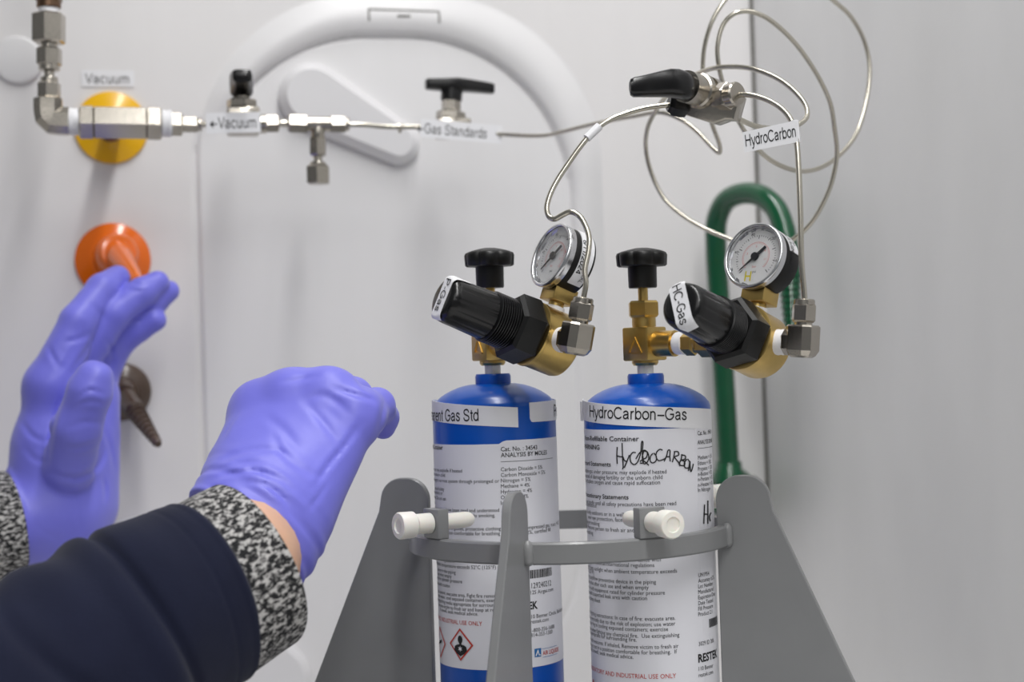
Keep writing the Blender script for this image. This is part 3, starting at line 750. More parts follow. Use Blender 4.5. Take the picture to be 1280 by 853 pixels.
        lines(tx, C, [(872, 575, 'Methane = 15%'), (872, 582, 'Ethane = 10%'), (872, 589, 'Propane = 10%'), (872, 595.5, 'n-Butane = 5%'), (872, 602, 'n-Pentane = 1%'), (872, 609, 'n-Hexane = 1%'), (872, 615.5, 'In Nitrogen'),
                      (872.5, 722, 'UN1954'), (872.5, 729, 'Accuracy \u00b12%'), (872.5, 736, 'Lot Number :'), (872.5, 743, 'Manufactured'), (872.5, 750, 'Expiration Date'), (872.5, 757, 'Date Tested'), (872.5, 764, 'Fill Pressure'), (872.5, 771, 'Product 2.1'), (873, 808, '3029 ID 206'), (873, 839, '110 Benner'), (873, 847, 'restek.com')], 2.4, 'L', 0, .9)
        lines(mk_, C, [(872.5, 828.5, 'RESTEK')], 4.6, 'L', .03, .95)
        f = C.map(871.5, 561, .42); stroke(tx, [(x, 0) for x in range(0, 25, 2)], f, .25)
        f = C.map(886, 785, .42); x = 0
        while x < 14:
            b = len(bc_.v); bc_.v += [f(x, 0), f(x+.8, 0), f(x+.8, 5), f(x, 5)]; bc_.f.append((b, b+1, b+2, b+3)); x += 1.25
        hw = M(); pf = C.pxmap(.45)
        S1 = [[(772, 559), (771.5, 570), (772, 580)], [(778, 554), (778.5, 570), (779, 586), (778, 586)], [(771.5, 570), (775, 571), (779, 571.5)],
              [(779, 571), (781, 576), (783.5, 577)], [(787, 569), (784, 577), (780.5, 585)],
              [(795, 566), (791, 566), (788, 571), (789, 578), (793, 581), (797, 578), (801, 566), (802.5, 552), (803.5, 552), (803, 566), (804, 579), (800, 579)],
              [(795, 574), (800, 566), (806, 563), (809, 566), (808, 572), (803, 575), (800, 577)], [(805, 563), (803, 572), (805, 580), (808, 579), (811, 573), (809, 565), (805, 564)], [(803, 575), (808, 579), (811, 582)],
              [(816, 567), (813, 571), (813, 577), (816, 579), (820, 576), (820, 570), (817, 566.5)],
              [(828, 563), (825, 562), (821, 565), (820, 571), (823, 576), (828, 575), (832, 573)],
              [(830, 577), (833, 570), (835, 563), (837, 563), (837, 570), (837.5, 577)], [(832, 571.5), (837.5, 571)],
              [(840, 578), (842, 571), (843, 564.5)], [(842, 565), (847, 565), (848, 569), (843, 571.5), (846, 576), (850, 581)],
              [(848, 581), (851, 574), (852, 568)], [(851, 569), (856, 570), (856, 574), (851, 575.5), (855, 577), (855, 582), (848.5, 582)],
              [(858, 574), (855, 579), (856, 585), (860, 585), (862, 579), (859, 574)],
              [(860, 589), (861, 582), (862, 577), (862, 583), (863, 590), (865, 585), (866, 580)],
              [(880, 631), (879.5, 643), (879, 655)], [(884, 626), (884, 640), (884, 655)], [(880, 643), (884, 643)], [(888, 641), (886, 646), (887, 652)]]
        for grp_, lab_ in ((S1[:-4], 'black marker word'), (S1[-4:], 'black marker initials on the right')):
            hw = M()
            for st in grp_:
                q = spline([(x, y, 0) for x, y in st], 4)
                b = len(hw.v); n = len(q)
                for i in range(n):
                    d = (q[min(i+1, n-1)]-q[max(i-1, 0)]); d.normalize()
                    hw.v.append(pf(q[i].x-d.y*.75, q[i].y+d.x*.75)); hw.v.append(pf(q[i].x+d.y*.75, q[i].y-d.x*.75))
                for i in range(n-1): hw.f.append((b+2*i, b+2*i+1, b+2*i+3, b+2*i+2))
            obj('handwriting', hw, MT['bold_ink'], pl, smooth=0, label=lab_)
    obj('printed_text', tx, MT['ink'], pl, smooth=0)['kind'] = 'stuff'
    obj('printed_heading', bi, MT['bold_ink'], pl, smooth=0)['kind'] = 'stuff'
    obj('barcode', bc_, MT['bold_ink'], pl, smooth=0)
    obj('maker_name', mk_, MT['bold_ink'], pl, smooth=0)
    obj('red_print', rd, MT['red'], pl, smooth=0, label='red printed line')['kind'] = 'stuff'
    for (px_, py_, lw_, fg_) in signs:
        d1, d2, d3 = M(), M(), M(); diamond(d1, d2, d3, C, px_, py_, 9.3, 9.8, lw_, fg_)
        hz = M().add(d1.v, d1.f).add(d2.v, d2.f).add(d3.v, d3.f)
        ho = obj('hazard_diamond', hz, [MT['red'], MT['bold_ink'], MT['paper']], pl, smooth=0, label='red diamond with a black figure' if fg_ == 'body' else 'red diamond with a black emblem, partly round the side')
        for k_ in range(len(d1.f), len(hz.f)): ho.data.polygons[k_].material_index = 1 if k_ < len(d1.f)+len(d2.f) else 2
    # name tapes
    if left:
        tm_ = M(); p1, za = fx(647, 509.5); _, zb = fx(647, 534.5); _, zc_ = fx(560, 505)
        sl = (za-fx(560, 504.5)[1])/(p1-fx(560, 504.5)[0])
        C.sheet(tm_, p1-2.3, p1, lambda p: za+sl*(max(p, p1-1.75)-p1), lambda p: zb+sl*(max(p, p1-1.75)-p1), RC-.2, RC+.35, 40)
        tp = obj('name_tape', tm_, MT['tape'], t, smooth=40)
        tt = M(); sign(tt, 'Permanent Gas Std', C.map(599.5, 526.5, .55, 0.0), 7.3, 59, 'R')
        obj('tape_text', tt, MT['bold_ink'], tp, smooth=0)
        t2 = M(); p0, z1 = fx(661.5, 503.5); _, z0 = fx(664, 528)
        def bot(p): u = (p-p0)*RC; return z0 + (2.2*(1-sqrt(max(0, 1-(1-min(u, 2.2)/2.2)**2))) if u < 2.2 else 0)
        C.sheet(t2, p0, p0+1.7, lambda p: z1+.8*(p-p0), bot, RC-.2, RC+.4, 60)
        tp = obj('name_tape', t2, MT['tape'], t, smooth=40)
        tt = M(); sign(tt, 'Permanent', C.map(691.5, 521, .6), 7.3)
        obj('tape_text', tt, MT['bold_ink'], tp, smooth=0)
    else:
        tm_ = M(); pa_, za = fx(735, 502.5); pb_, zb = fx(886, 511.5)
        zl = fx(735, 527)[1]; zr = fx(884, 537)[1]
        lf = lambda p, a_, b_: a_+(b_-a_)*(p-pa_)/(pb_-pa_)
        C.sheet(tm_, pa_-.55, pb_+.25, lambda p: lf(p, za, zb), lambda p: lf(p, zl, zr), RC-.2, RC+.45, 48)
        tp = obj('name_tape', tm_, MT['tape'], t, smooth=40)
        e = V(cos(pa_-.4), sin(pa_-.4), 0); tg = V(-e.y, e.x, 0)
        fl = M(); fl.box(C.c+e*(RC+1.2)-tg*1.5+UP*((za+zl)/2-.2), ((tg*-1+e*.12).normalized(), UP, (e+tg*.12).normalized()), (5, (za-zl)/2, .25))
        obj('tape_end', fl, MT['tape'], tp, smooth=0)
        tt = M(); q0 = fx(738, 521.5); q1 = fx(858, 525.5)
        wl = (q1[0]-q0[0])*RC
        sign(tt, 'HydroCarbon\u2013Gas', C.map(738, 521.5, .65, (q1[1]-q0[1])/wl), 7.0, wl, 'L')
        obj('tape_text', tt, MT['bold_ink'], tp, smooth=0)
    # outlet fittings toward the regulator
    if not left:
        d = cdir; b0 = V(C.c.x, C.c.y, y0(430))
        Lt = (RG[left]['O']-b0).length-17
        d = (RG[left]['O']-b0).normalized()
        ob = M().lathe(b0, d, [(8, 7.8), (22, 7.8), (22, 6), (24, 6)], 28)
        obj('outlet_port', ob, MT['brass'], t)
        obj('thread_seal', M().lathe(b0, d, [(23, 6.4), (24, 6.8), (26, 6.6), (29, 6.8), (29.5, 6)], 24), MT['teflon'], t)
        sn = M().lathe(b0, d, [(29, 6.5), (30, 7.4), (36, 7.4), (37, 6.6)], 6)
        sn.lathe(b0, d, [(36, 6), (40, 6)], 24)
        sn.lathe(b0, d, [(39, 7.2), (40.5, 8.4), (Lt-2, 8.4), (Lt, 7)], 6)
        obj('swivel_nut', sn, MT['brass'], t, smooth=25)
    else:
        d = cdir; b0 = V(C.c.x, C.c.y, y0(432)); Lt = (RG[left]['O']-b0).length-16
        d = (RG[left]['O']-b0).normalized()
        obj('outlet_port', M().lathe(b0, d, [(8, 7.8), (22, 7.8), (22, 6), (26, 6)], 28), MT['brass'], t)
        obj('swivel_nut', M().lathe(b0, d, [(25, 7), (26, 8.4), (Lt-1, 8.4), (Lt, 7)], 6), MT['brass'], t, smooth=25)
    return t

# regulator frames: a along the knob axis (away), b up, c toward the outlet
def rframe(th, sl):
    a = V(sin(th)*cos(sl), sin(th)*sin(sl), cos(th))
    c = V(a.z, 0, -a.x).normalized()
    b = a.cross(c)
    if b.y > 0: b = -b
    return cv(*a), cv(*b), cv(*c)
RG = {}
for left, th, sl, O in ((True, radians(62), radians(22), (682, 425, 930)), (False, radians(45), radians(24), (940, 428, 915))):
    a, b, c = rframe(th, sl)
    RG[left] = dict(a=a, b=b, c=c, inlet=V(-c.x, -c.y, 0).normalized(), O=at(*O))

gas_cylinder(CL, 'left gas cylinder, label reading Gas Std on its tape and hazard diamonds below', 618, True)
gas_cylinder(CRt, 'right gas cylinder with HydroCarbon-Gas tape and black handwriting', 809, False)

def regulator(left, label):
    g = RG[left]; a, b, c, O = g['a'], g['b'], g['c'], g['O']
    t = thing('pressure_regulator', label, 'regulator', O, 'brass gas regulators on the cylinders')
    bd = M().lathe(O, a, [(-11, 18), (-10.5, 19.3), (-9, 19.3), (-8.5, 18.8), (10, 18.8), (12.5, 18), (14, 16), (14, .1)], 56)
    bd.lathe(O, b, [(14, 4.6), (25, 4.6)], 20)
    obj('body', bd, MT['brass'], t)
    obj('panel_nut', M().lathe(O, a, [(-27, 17.4), (-25, 19.8), (-13, 20.3), (-11, 19.0), (-11, .1)], 6, ref=b, rot=.25), MT['matte_black'], t, smooth=25)
    pr = []
    s = -41.0
    pr.append((s, 13.4))
    while s < -27:
        pr += [(s, 14.2), (s+.5, 15.2), (s+.9, 15.2), (s+1.4, 14.2)]; s += 1.55
    pr.append((-26, 14.2))
    obj('bonnet_thread', M().lathe(O, a, pr, 48), MT['black'], t, smooth=25)
    rib = lambda th, s_: 1-.03*(max(0, cos(12*th))**6) if -69 < s_ < -39 else 1
    obj('adjusting_knob', M().lathe(O, a, [(-72, .1), (-72, 9), (-71.3, 11.2), (-69.5, 12.8), (-66, 13.4), (-60, 13.5), (-42, 14.2), (-40.5, 13.6), (-40, 12), (-40, .1)], 120, ref=b, rmod=rib), MT['black'], t, smooth=50)
    # gauge
    G = O+b*48
    obj('gauge_nut', M().lathe(O, b, [(22, 8.6), (23, 9.2), (28.5, 9.2), (28.7, .1)][:3], 20).lathe(O, b, [(20.2, 4.6), (23, 4.6)], 18), MT['brass'], t) if False else None
    gn = M().lathe(O, b, [(19, 4.4), (24, 4.4)], 20)
    gn.box(O+b*27.5, (a, c, b), (7.8, 7.8, 4.6), .6)
    obj('gauge_stem', gn, MT['brass'], t, smooth=30)
    obj('stem_seal', M().lathe(O, b, [(17.5, 5.8), (18.5, 6), (20.3, 5.6), (20.6, 4.4)], 20), MT['teflon'], t)
    cs = M().lathe(G, a, [(-9, 18.3), (-8, 19.0), (3.5, 19.3), (5.5, 19.0), (6.6, 17.5), (6.8, .1)], 64)
    case = obj('gauge_case', cs, MT['matte_black'], t, smooth=40)
    bz = M().lathe(G, a, [(-8.6, 19.4), (-11.5, 19.9), (-13.2, 19.7), (-14, 18.9), (-13.8, 17.9), (-12.8, 17.5), (-10, 17.2), (-10, 16)], 64, cap0=False, cap1=False)
    obj('bezel', bz, MT['chrome'], case, smooth=60)
    obj('dial', M().lathe(G, a, [(-9.3, 17.4), (-9.9, 17.4), (-10, 17), (-10, .1)], 48), MT['dial'], case)
    # dial print: seen from the front, right is the side of c
    rt = c if c.dot(CR) > 0 else -c
    f = lambda x, y, l=.12: G - a*(10+l) + rt*x + b*y
    tk, rdm = M(), M()
    for k in range(41):
        ang = radians(225-270*k/40); L = 2.2 if k % 10 == 0 else 1.4 if k % 5 == 0 else .9
        r1 = 13.2
        stroke(tk, [((r1-L)*cos(ang), (r1-L)*sin(ang)), (r1*cos(ang), r1*sin(ang))], f, .26 if k % 5 else .4)
        r1 = 8.8; L = .9
        stroke(rdm, [((r1-L)*cos(ang), (r1-L)*sin(ang)), (r1*cos(ang), r1*sin(ang))], f, .22)
    stroke(rdm, [(9*cos(radians(225-270*k/40)), 9*sin(radians(225-270*k/40))) for k in range(41)], f, .22)
    for k, s_ in ((1, '40'), (2, '80'), (3, '120'), (4, '160')):
        ang = radians(225-270*k/4.6)
        put_text(tk, s_, lambda x, y, q=ang: f(14.6*cos(q)*.98+x, 14.6*sin(q)*.98+y-.9), 1.7, None, 'C')
    for k, s_ in ((1, '3'), (2, '6'), (3, '9'), (3.7, '11')):
        ang = radians(225-270*k/4.2)
        put_text(rdm, s_, lambda x, y, q=ang: f(6.6*cos(q)+x, 6.6*sin(q)+y-.7), 1.4, None, 'C')
    put_text(rdm, 'bar', lambda x, y: f(x, y-6.5), 1.5, None, 'C')
    put_text(tk, 'psi', lambda x, y: f(x+.5, y-9.5), 1.5, None, 'C')
    obj('dial_marks', tk, MT['ink'], case, smooth=0)
    obj('dial_red_marks', rdm, MT['pale_red'], case, smooth=0)
    if not left:
        ym = M(); put_text(ym, 'H', lambda x, y: f(x-3.2, y-14.2, .2), 5.6, 4.2, 'C', .01)
        obj('marker_letter', ym, MT['yellow_ink'], case, smooth=0, label='yellow letter H')
    nd = M(); na = radians(222)
    d = V(cos(na), sin(na)); n2 = V(-d.y, d.x)
    def pz(x, y, l): return f(x, y, l)
    for (s0, s1, w0, w1) in ((-8.5, -1, .75, .75), (0, 12, .7, .15)):
        P = [(d*s0+n2*w0), (d*s0-n2*w0), (d*s1-n2*w1), (d*s1+n2*w1)]
        nd.add([pz(p_.x, p_.y, 1.0) for p_ in P]+[pz(p_.x, p_.y, 1.5) for p_ in P], [(3, 2, 1, 0), (4, 5, 6, 7), (0, 1, 5, 4), (1, 2, 6, 5), (2, 3, 7, 6), (3, 0, 4, 7)])
    nd.lathe(G-a*10.2, -a, [(0, 1), (.6, 2.5), (1.8, 2.3), (2, .1)], 20)
    obj('needle', nd, MT['ink'], case, smooth=40)
    obj('lens', M().lathe(G-a*12.4, -a, [(0, 17.5), (.2, 17.5), (.9, 16), (1.1, 10), (1.2, .1)], 48), MT['glass'], case, smooth=60)
    # sticker round the case
    st = M(); Rg = 19.5
    def gp(ang, s_, r_): return G + a*s_ + (rt*cos(ang)+b*sin(ang))*r_
    if left: A0, A1, s0, s1 = radians(-48), radians(72), -4.6, 4.2
    else: A0, A1, s0, s1 = radians(16), radians(66), -4.5, 4.2
    rings = []
    for k in range(21):
        an = A0+(A1-A0)*k/20
        rings.append([gp(an, s0, Rg-.4), gp(an, s1, Rg-.4), gp(an, s1, Rg+.1), gp(an, s0, Rg+.1)])
    st.rings(rings)
    so = obj('date_sticker', st, MT['tape'], case, smooth=40) if False else obj('date_sticker', st, MT['tape'], t, smooth=40, label='white dated sticker on the gauge case')
    tx = M()
    if left:
        sign(tx, '6/11/2024', lambda x, y: gp(radians(38)-x/Rg, -4.0+y, Rg+.2), 3.1, 22, w=.11)
        put_text(tx, 'CAL', lambda x, y: gp(radians(-22)-x/Rg, .7+y, Rg+.2), 2.6, 6)
    else:
        sign(tx, '6/11/2024', lambda x, y: gp(radians(58)-x/Rg, -3.8+y, Rg+.2), 3.1, 22, w=.11)
        put_text(tx, 'CAL', lambda x, y: gp(radians(50)-x/Rg, .8+y, Rg+.2), 2.6, 7)
    obj('sticker_text', tx, MT['bold_ink'], so, smooth=0)
    # tape on the knob
    km = M(); R = 13.55; fr = a
    # a strip across the front face, running on over the rounded rim
    if left: U = (-b*.985-rt*.17).normalized(); Wd = (rt*.985-b*.17).normalized(); uA, uB, wO, tU, tL = -24, 13.0, 1.2, -11.5, 20
    else: U = (rt*.42-b*.907).normalized(); Wd = (rt*.907+b*.42).normalized(); uA, uB, wO, tU, tL = -14.5, 19.5, 0.4, -12.2, 25
    def kp(u_, w_):
        rr = sqrt(u_*u_+w_*w_)
        if rr < 11.2: return O - a*(72.35) + U*u_ + Wd*w_
        e = (U*u_+Wd*w_)/rr; ex = rr-11.2; q = min(ex/4, 1)
        return O - a*(72.35 - (2.3*(1-cos(q*pi/2))+max(0, ex-4)+.9*q)) + e*(11.2+2.6*sin(q*pi/2))
    n = 44; rings = []
    for k in range(n+1):
        u_ = uA+(uB-uA)*k/n
        row = [kp(u_, wO-5.2+10.4*j/8) for j in range(9)]
        rings.append(row+[q+a*.3 for q in row[::-1]])
    km.rings(rings)
    kt_ = obj('knob_tape', km, MT['tape'], t, smooth=60)
    tx = M(); sign(tx, 'P-Gas' if left else 'HC-Gas', lambda x, y: kp(tU+x, wO-2.9+y) - a*.25, 5.8, tL)
    obj('tape_text', tx, MT['bold_ink'], kt_, smooth=0)
    # outlet
    obj('thread_seal', M().lathe(O, c, [(15.5, 7.2), (18, 7.4), (19.5, 7.1), (21, 7.4), (22.5, 7.1), (24, 7.3), (24.5, 5)], 28), MT['teflon'], t)
    up = cv(.17, -.985, 0) if left else cv(.05, -.998, 0)
    up = (up - c*up.dot(c)*.0).normalized()
    E = O+c*33.5
    oc = octagon(.5)
    em = M().sweep([O+c*23.3, O+c*24.3, E, E+c*2], [6.6, 7.4, 7.6, 7.0], section=oc, ref=up)
    dn = -up
    em.sweep([E+up*9.6, E+up*8.6, E+dn*4.5, E+dn*7.5, E+dn*8.6], [7.4, 8.3, 8.3, 6.6, 5.0], section=octagon(.55), ref=c)
    obj('elbow', em, MT['steel'], t, smooth=25)
    nt = M().lathe(E, up, [(9, 5), (12, 5)], 18)
    nt.lathe(E, up, [(11, 5.8), (12.2, 6.9), (20.5, 6.9), (21.5, 6.1)], 6, ref=c, rot=.2)
    nt.lathe(E, up, [(21, 6.0), (23.6, 5.8), (24.2, 5.0), (24.2, 2)], 24)
    obj('tube_nut', nt, MT['steel'], t, smooth=25)
    g['port'] = E+up*20; g['up'] = up
    return t
regulator(True, 'left regulator, gauge turned away with a dated sticker, P-Gas tape on its knob')
regulator(False, 'right regulator with gauge facing forward and HC-Gas tape on its black knob')

# ------------------------------------------------------------------ slanted valve above the right cylinder
vc = at(884, 124, 942)
val = thing('plug_valve', 'slanted steel valve with black tapered handle above the right cylinder', 'valve', vc)
va = (at(922, 137, 936)-at(848, 118, 948)).normalized()      # body's long axis
vn = (at(858, 112, 930)-vc).normalized(); vn = (vn - va*vn.dot(va)).normalized()
vs_ = va.cross(vn)
bodym = M()
lo = V(0, 0, 0)
bp_ = [(-21, -7), (-15, -12), (9, -13), (15, -9), (20, -8), (20, 6), (12, 9), (-13, 9), (-21, 5)]
ud = cv(-.18, -.98, 0); ud = (ud-va*ud.dot(va)).normalized(); nd_ = va.cross(ud)
bodym.prism(bp_, vc+va*1, va, ud, nd_, -9, 9, 1.5, 2, True)
obj('body', bodym, MT['steel'], val, smooth=25)
stm = M(); s0 = at(884, 117, 940); s1 = at(857, 108, 922)
sd = s1-s0; sl_ = sd.length
stm.lathe(s0, sd, [(-4, 10), (2, 10), (2, 8.5), (7, 8.5), (7, 10.5), (11, 10.5), (12, 9.4), (sl_, 9.4)], 28)
obj('bonnet', stm, MT['steel'], val, smooth=30)
hm = M(); R = []
for (px, y0, y1, z, w) in ((786.5, 103, 112, 905, 2.5), (788, 99, 119, 905, 4.3), (792, 97, 121.5, 906, 5.2), (810, 93, 121.5, 909, 6), (828, 88.5, 121.5, 912, 7), (838, 86.5, 122, 914, 8.5), (848, 87, 124, 916, 9.5), (857, 90, 124.5, 918, 9.5), (863, 94, 123, 920, 8), (866.5, 98, 114, 921, 5), (867, 102, 109, 921, 2)):
    p0 = at(px, y0, z); p1 = at(px+ (3 if px > 840 else 0), y1, z); ring = []
    for k in range(20):
        th = 2*pi*k/20
        x = abs(cos(th))**.7*(1 if cos(th) > 0 else -1); y = abs(sin(th))**.7*(1 if sin(th) > 0 else -1)
        ring.append((p0+p1)/2 + CF*(x*w) + (p0-p1)/2*y)
    R.append(ring)
hm.rings(R)
obj('handle', hm, MT['black'], val, smooth=60)
n0 = at(852, 133, 940); n1 = at(833, 129, 938)
obj('port_nut', M().lathe(n0, n1-n0, [(-3, 6), (0, 6.6), (5.5, 6.6), (6.5, 5.5), (8.2, 4.8), (8.2, 1.5)], 6), MT['black'], val, smooth=25, label='dark nut')
n0 = at(896, 123, 934); n1 = at(921, 117.5, 922)
pn = M().lathe(n0, n1-n0, [(0, 7.2), (3, 7.2), (3.3, 8.4), (9.5, 8.4), (10.5, 7.6)], 6, rot=.2)
pn.lathe(n0, n1-n0, [(10, 7.2), (15.5, 7.2), (16.5, 6.4), (16.6, 1.5)], 28)
obj('port_nut', pn, MT['steel'], val, smooth=25)
n0 = at(898, 134, 944); n1 = at(917, 144, 948)
obj('port_nut', M().lathe(n0, n1-n0, [(0, 7), (6, 7), (7, 6), (10, 5)], 6), MT['steel'], val, smooth=25)

# tubes at the regulators
P = RG[True]['port']; up = RG[True]['up']
pts = [P-up*3, P+up*4, P+up*12] + [at(731, 338, 902), at(735.5, 315, 904), at(736.5, 298, 906), at(733, 285, 908), at(724, 270, 911), at(713, 265, 913), at(702, 269.5, 915), at(693, 274, 917), at(686.5, 271, 919), at(683.5, 262, 920), at(686, 248, 922), at(694, 230, 925), at(708, 208, 928), at(728, 180, 931), at(741, 165, 933), at(760, 151, 935), at(780, 142.5, 937), at(805, 135.5, 938), at(840, 130.5, 938)]
t1 = thing('gas_tube', 'bent thin steel tube rising from the left regulator to the slanted valve', 'tube', pts[0], 'thin steel gas tubes')
obj('tube', M().sweep(spline(pts, 6), 1.62, 12), MT['tube'], t1, smooth=180)
sw = at(735, 171.5, 931.6); se = at(749, 158, 933.8)
obj('tube_sleeve', M().lathe(sw, se-sw, [(-1, 2.0), (-1, 2.5), ((se-sw).length, 2.6), ((se-sw).length, 2)], 16), MT['tape'], t1, label='white tape sleeve')
P = RG[False]['port']; up = RG[False]['up']
pts = [P-up*3, P+up*4, at(1002, 330, 892), at(1000.5, 270, 894), at(998.5, 215, 897), at(996.5, 185, 900), at(994, 167, 903), at(988, 149, 907), at(976, 135, 911), at(958, 124.5, 915), at(938, 119, 919), at(914, 118.5, 926)]
t2 = thing('gas_tube', 'thin steel tube rising from the right regulator with a HydroCarbon flag', 'tube', pts[0], 'thin steel gas tubes')
obj('tube', M().sweep(spline(pts, 8), 1.62, 12), MT['tube'], t2, smooth=180)
zf = 902
p00, p10, p11, p01 = at(930.5, 191, zf+4), at(998, 177.5, zf-2.5), at(997, 150, zf-2.5), at(928, 165.5, zf+4)
U = (p10-p00); ul = U.length; U = U.normalized(); W = (p01-p00); wl = W.length; W = W.normalized()
n = U.cross(W).normalized()
if n.dot(CF) > 0: n = -n
fm = M()
fo = [p00, p10, p11, p01]
fm.add([q+n*.25 for q in fo]+[q-n*.05 for q in fo], [(0, 1, 2, 3), (7, 6, 5, 4), (0, 4, 5, 1), (1, 5, 6, 2), (2, 6, 7, 3), (3, 7, 4, 0)])
fl = obj('name_flag', fm, MT['tape'], t2, smooth=0)
tx = M(); sign(tx, 'HydroCarbon', lambda x, y: p00 + U*x + W*y + n*.4 + U*1.0+W*3.2, 6.6, ul-1.5)
obj('flag_text', tx, MT['bold_ink'], fl, smooth=0)
a_ = at(995.5, 179, zf+.3); b_ = at(993, 151, zf+1.8)
obj('flag_wrap', M().lathe(a_, b_-a_, [(0, 1.9), (0, 2.3), ((b_-a_).length, 2.3), ((b_-a_).length, 1.9)], 16), MT['tape'], t2)

# ------------------------------------------------------------------ the stand
SCN = at(712, 656, 975); RS = 98.0
zr1 = at(712, 656, 975).z; 
def sdir(al): return HR*sin(radians(al)) - HF*cos(radians(al))
stand = thing('cylinder_stand', 'grey painted steel stand with a ring holding both gas cylinders', 'stand', (SCN.x, SCN.y, ZF))
bc = V(SCN.x, SCN.y, 0)
rp = []
for k in range(97):
    th = 2*pi*k/96; d = V(cos(th), sin(th), 0)
    rp.append([bc+d*(RS-6)+UP*(zr1-12.2), bc+d*(RS-1)+UP*(zr1-12.2), bc+d*RS+UP*(zr1-11.2), bc+d*RS+UP*(zr1-1), bc+d*(RS-1)+UP*zr1, bc+d*(RS-6)+UP*zr1])
obj('ring', M().rings(rp, cap0=False, cap1=False), MT['stand'], stand, smooth=30)
def arc(cx, cy, r, a0, a1, n=8): return [(cx+r*cos(radians(a0+(a1-a0)*k/n)), cy+r*sin(radians(a0+(a1-a0)*k/n))) for k in range(n+1)]
def plate_out():
    ri, zt, zb = 91.0, -70.0, ZF+5
    o = [(ri, zb), (ri, zb)]
    o = [(ri, zb), (214, zb)] + [(213.0, zb+3)]
    # outer slanted edge up to the rounded top
    o += [(124.5, -91.0)]
    o += arc(109, -84, 14, 12, 90, 8) + arc(105, -84, 14, 92, 180, 8)
    return o
for al in (-18, 72, 162, 252):
    d = sdir(al); tq = UP.cross(d)
    pm = M(); pm.prism(plate_out(), bc, d, UP, d.cross(UP), -2.5, 2.5, .6, 1, True)
    pl_ = obj('side_plate', pm, MT['stand'], stand, smooth=30)
    wm = M()
    for sgn in (-1, 1):
        wm.lathe(bc+d*(RS-.6)+tq*(sgn*3.8)+UP*(zr1-13), UP, [(0, .5), (1, 2.6), (3, 3.4), (8, 3.2), (12, 3), (14, 1.6), (14.6, .1)], 12)
    obj('weld_bead', wm, MT['stand'], pl_, smooth=60)
bpm = M().lathe((SCN.x, SCN.y, ZF), UP, [(0, 216), (.5, 217), (4.5, 217), (5, 216), (5, .1)], 96)
obj('base_plate', bpm, MT['stand'], stand, smooth=30)
for al, hr in ((-56, 0), (26, 0), (122, 0)):
    d = sdir(al); tq = UP.cross(d); zc = zr1+8.5
    k = M().box(bc+d*(RS-3.2)+UP*zc, (d, tq, UP), (3.6, 8.2, 8.4), .5)
    br = obj('screw_bracket', k, MT['stand'], stand, smooth=30)
    obj('weld_bead', M().lathe(bc+d*(RS-6.6)+UP*(zr1-.5), UP, [(0, 4.6), (2, 3.8), (5, 2.4), (7, .1)], 10, rmod=lambda th, s: 1.0), MT['stand'], br, smooth=60)
    o_ = bc+d*(RS-3)+UP*(zc+.5)
    sm = M().lathe(o_, d, [(-25, .1), (-25, 2.6), (-23, 4.2), (-20, 4.7), (4, 4.7), (4, 5.9), (14, 5.9), (15, 6.8), (15.6, 7.6), (24, 7.8), (25, 7.2), (25.2, 4.4), (24.2, 4.0), (24, .1)], 32)
    obj('clamp_screw', sm, MT['nylon'], stand, smooth=35, label='white nylon thumbscrew')

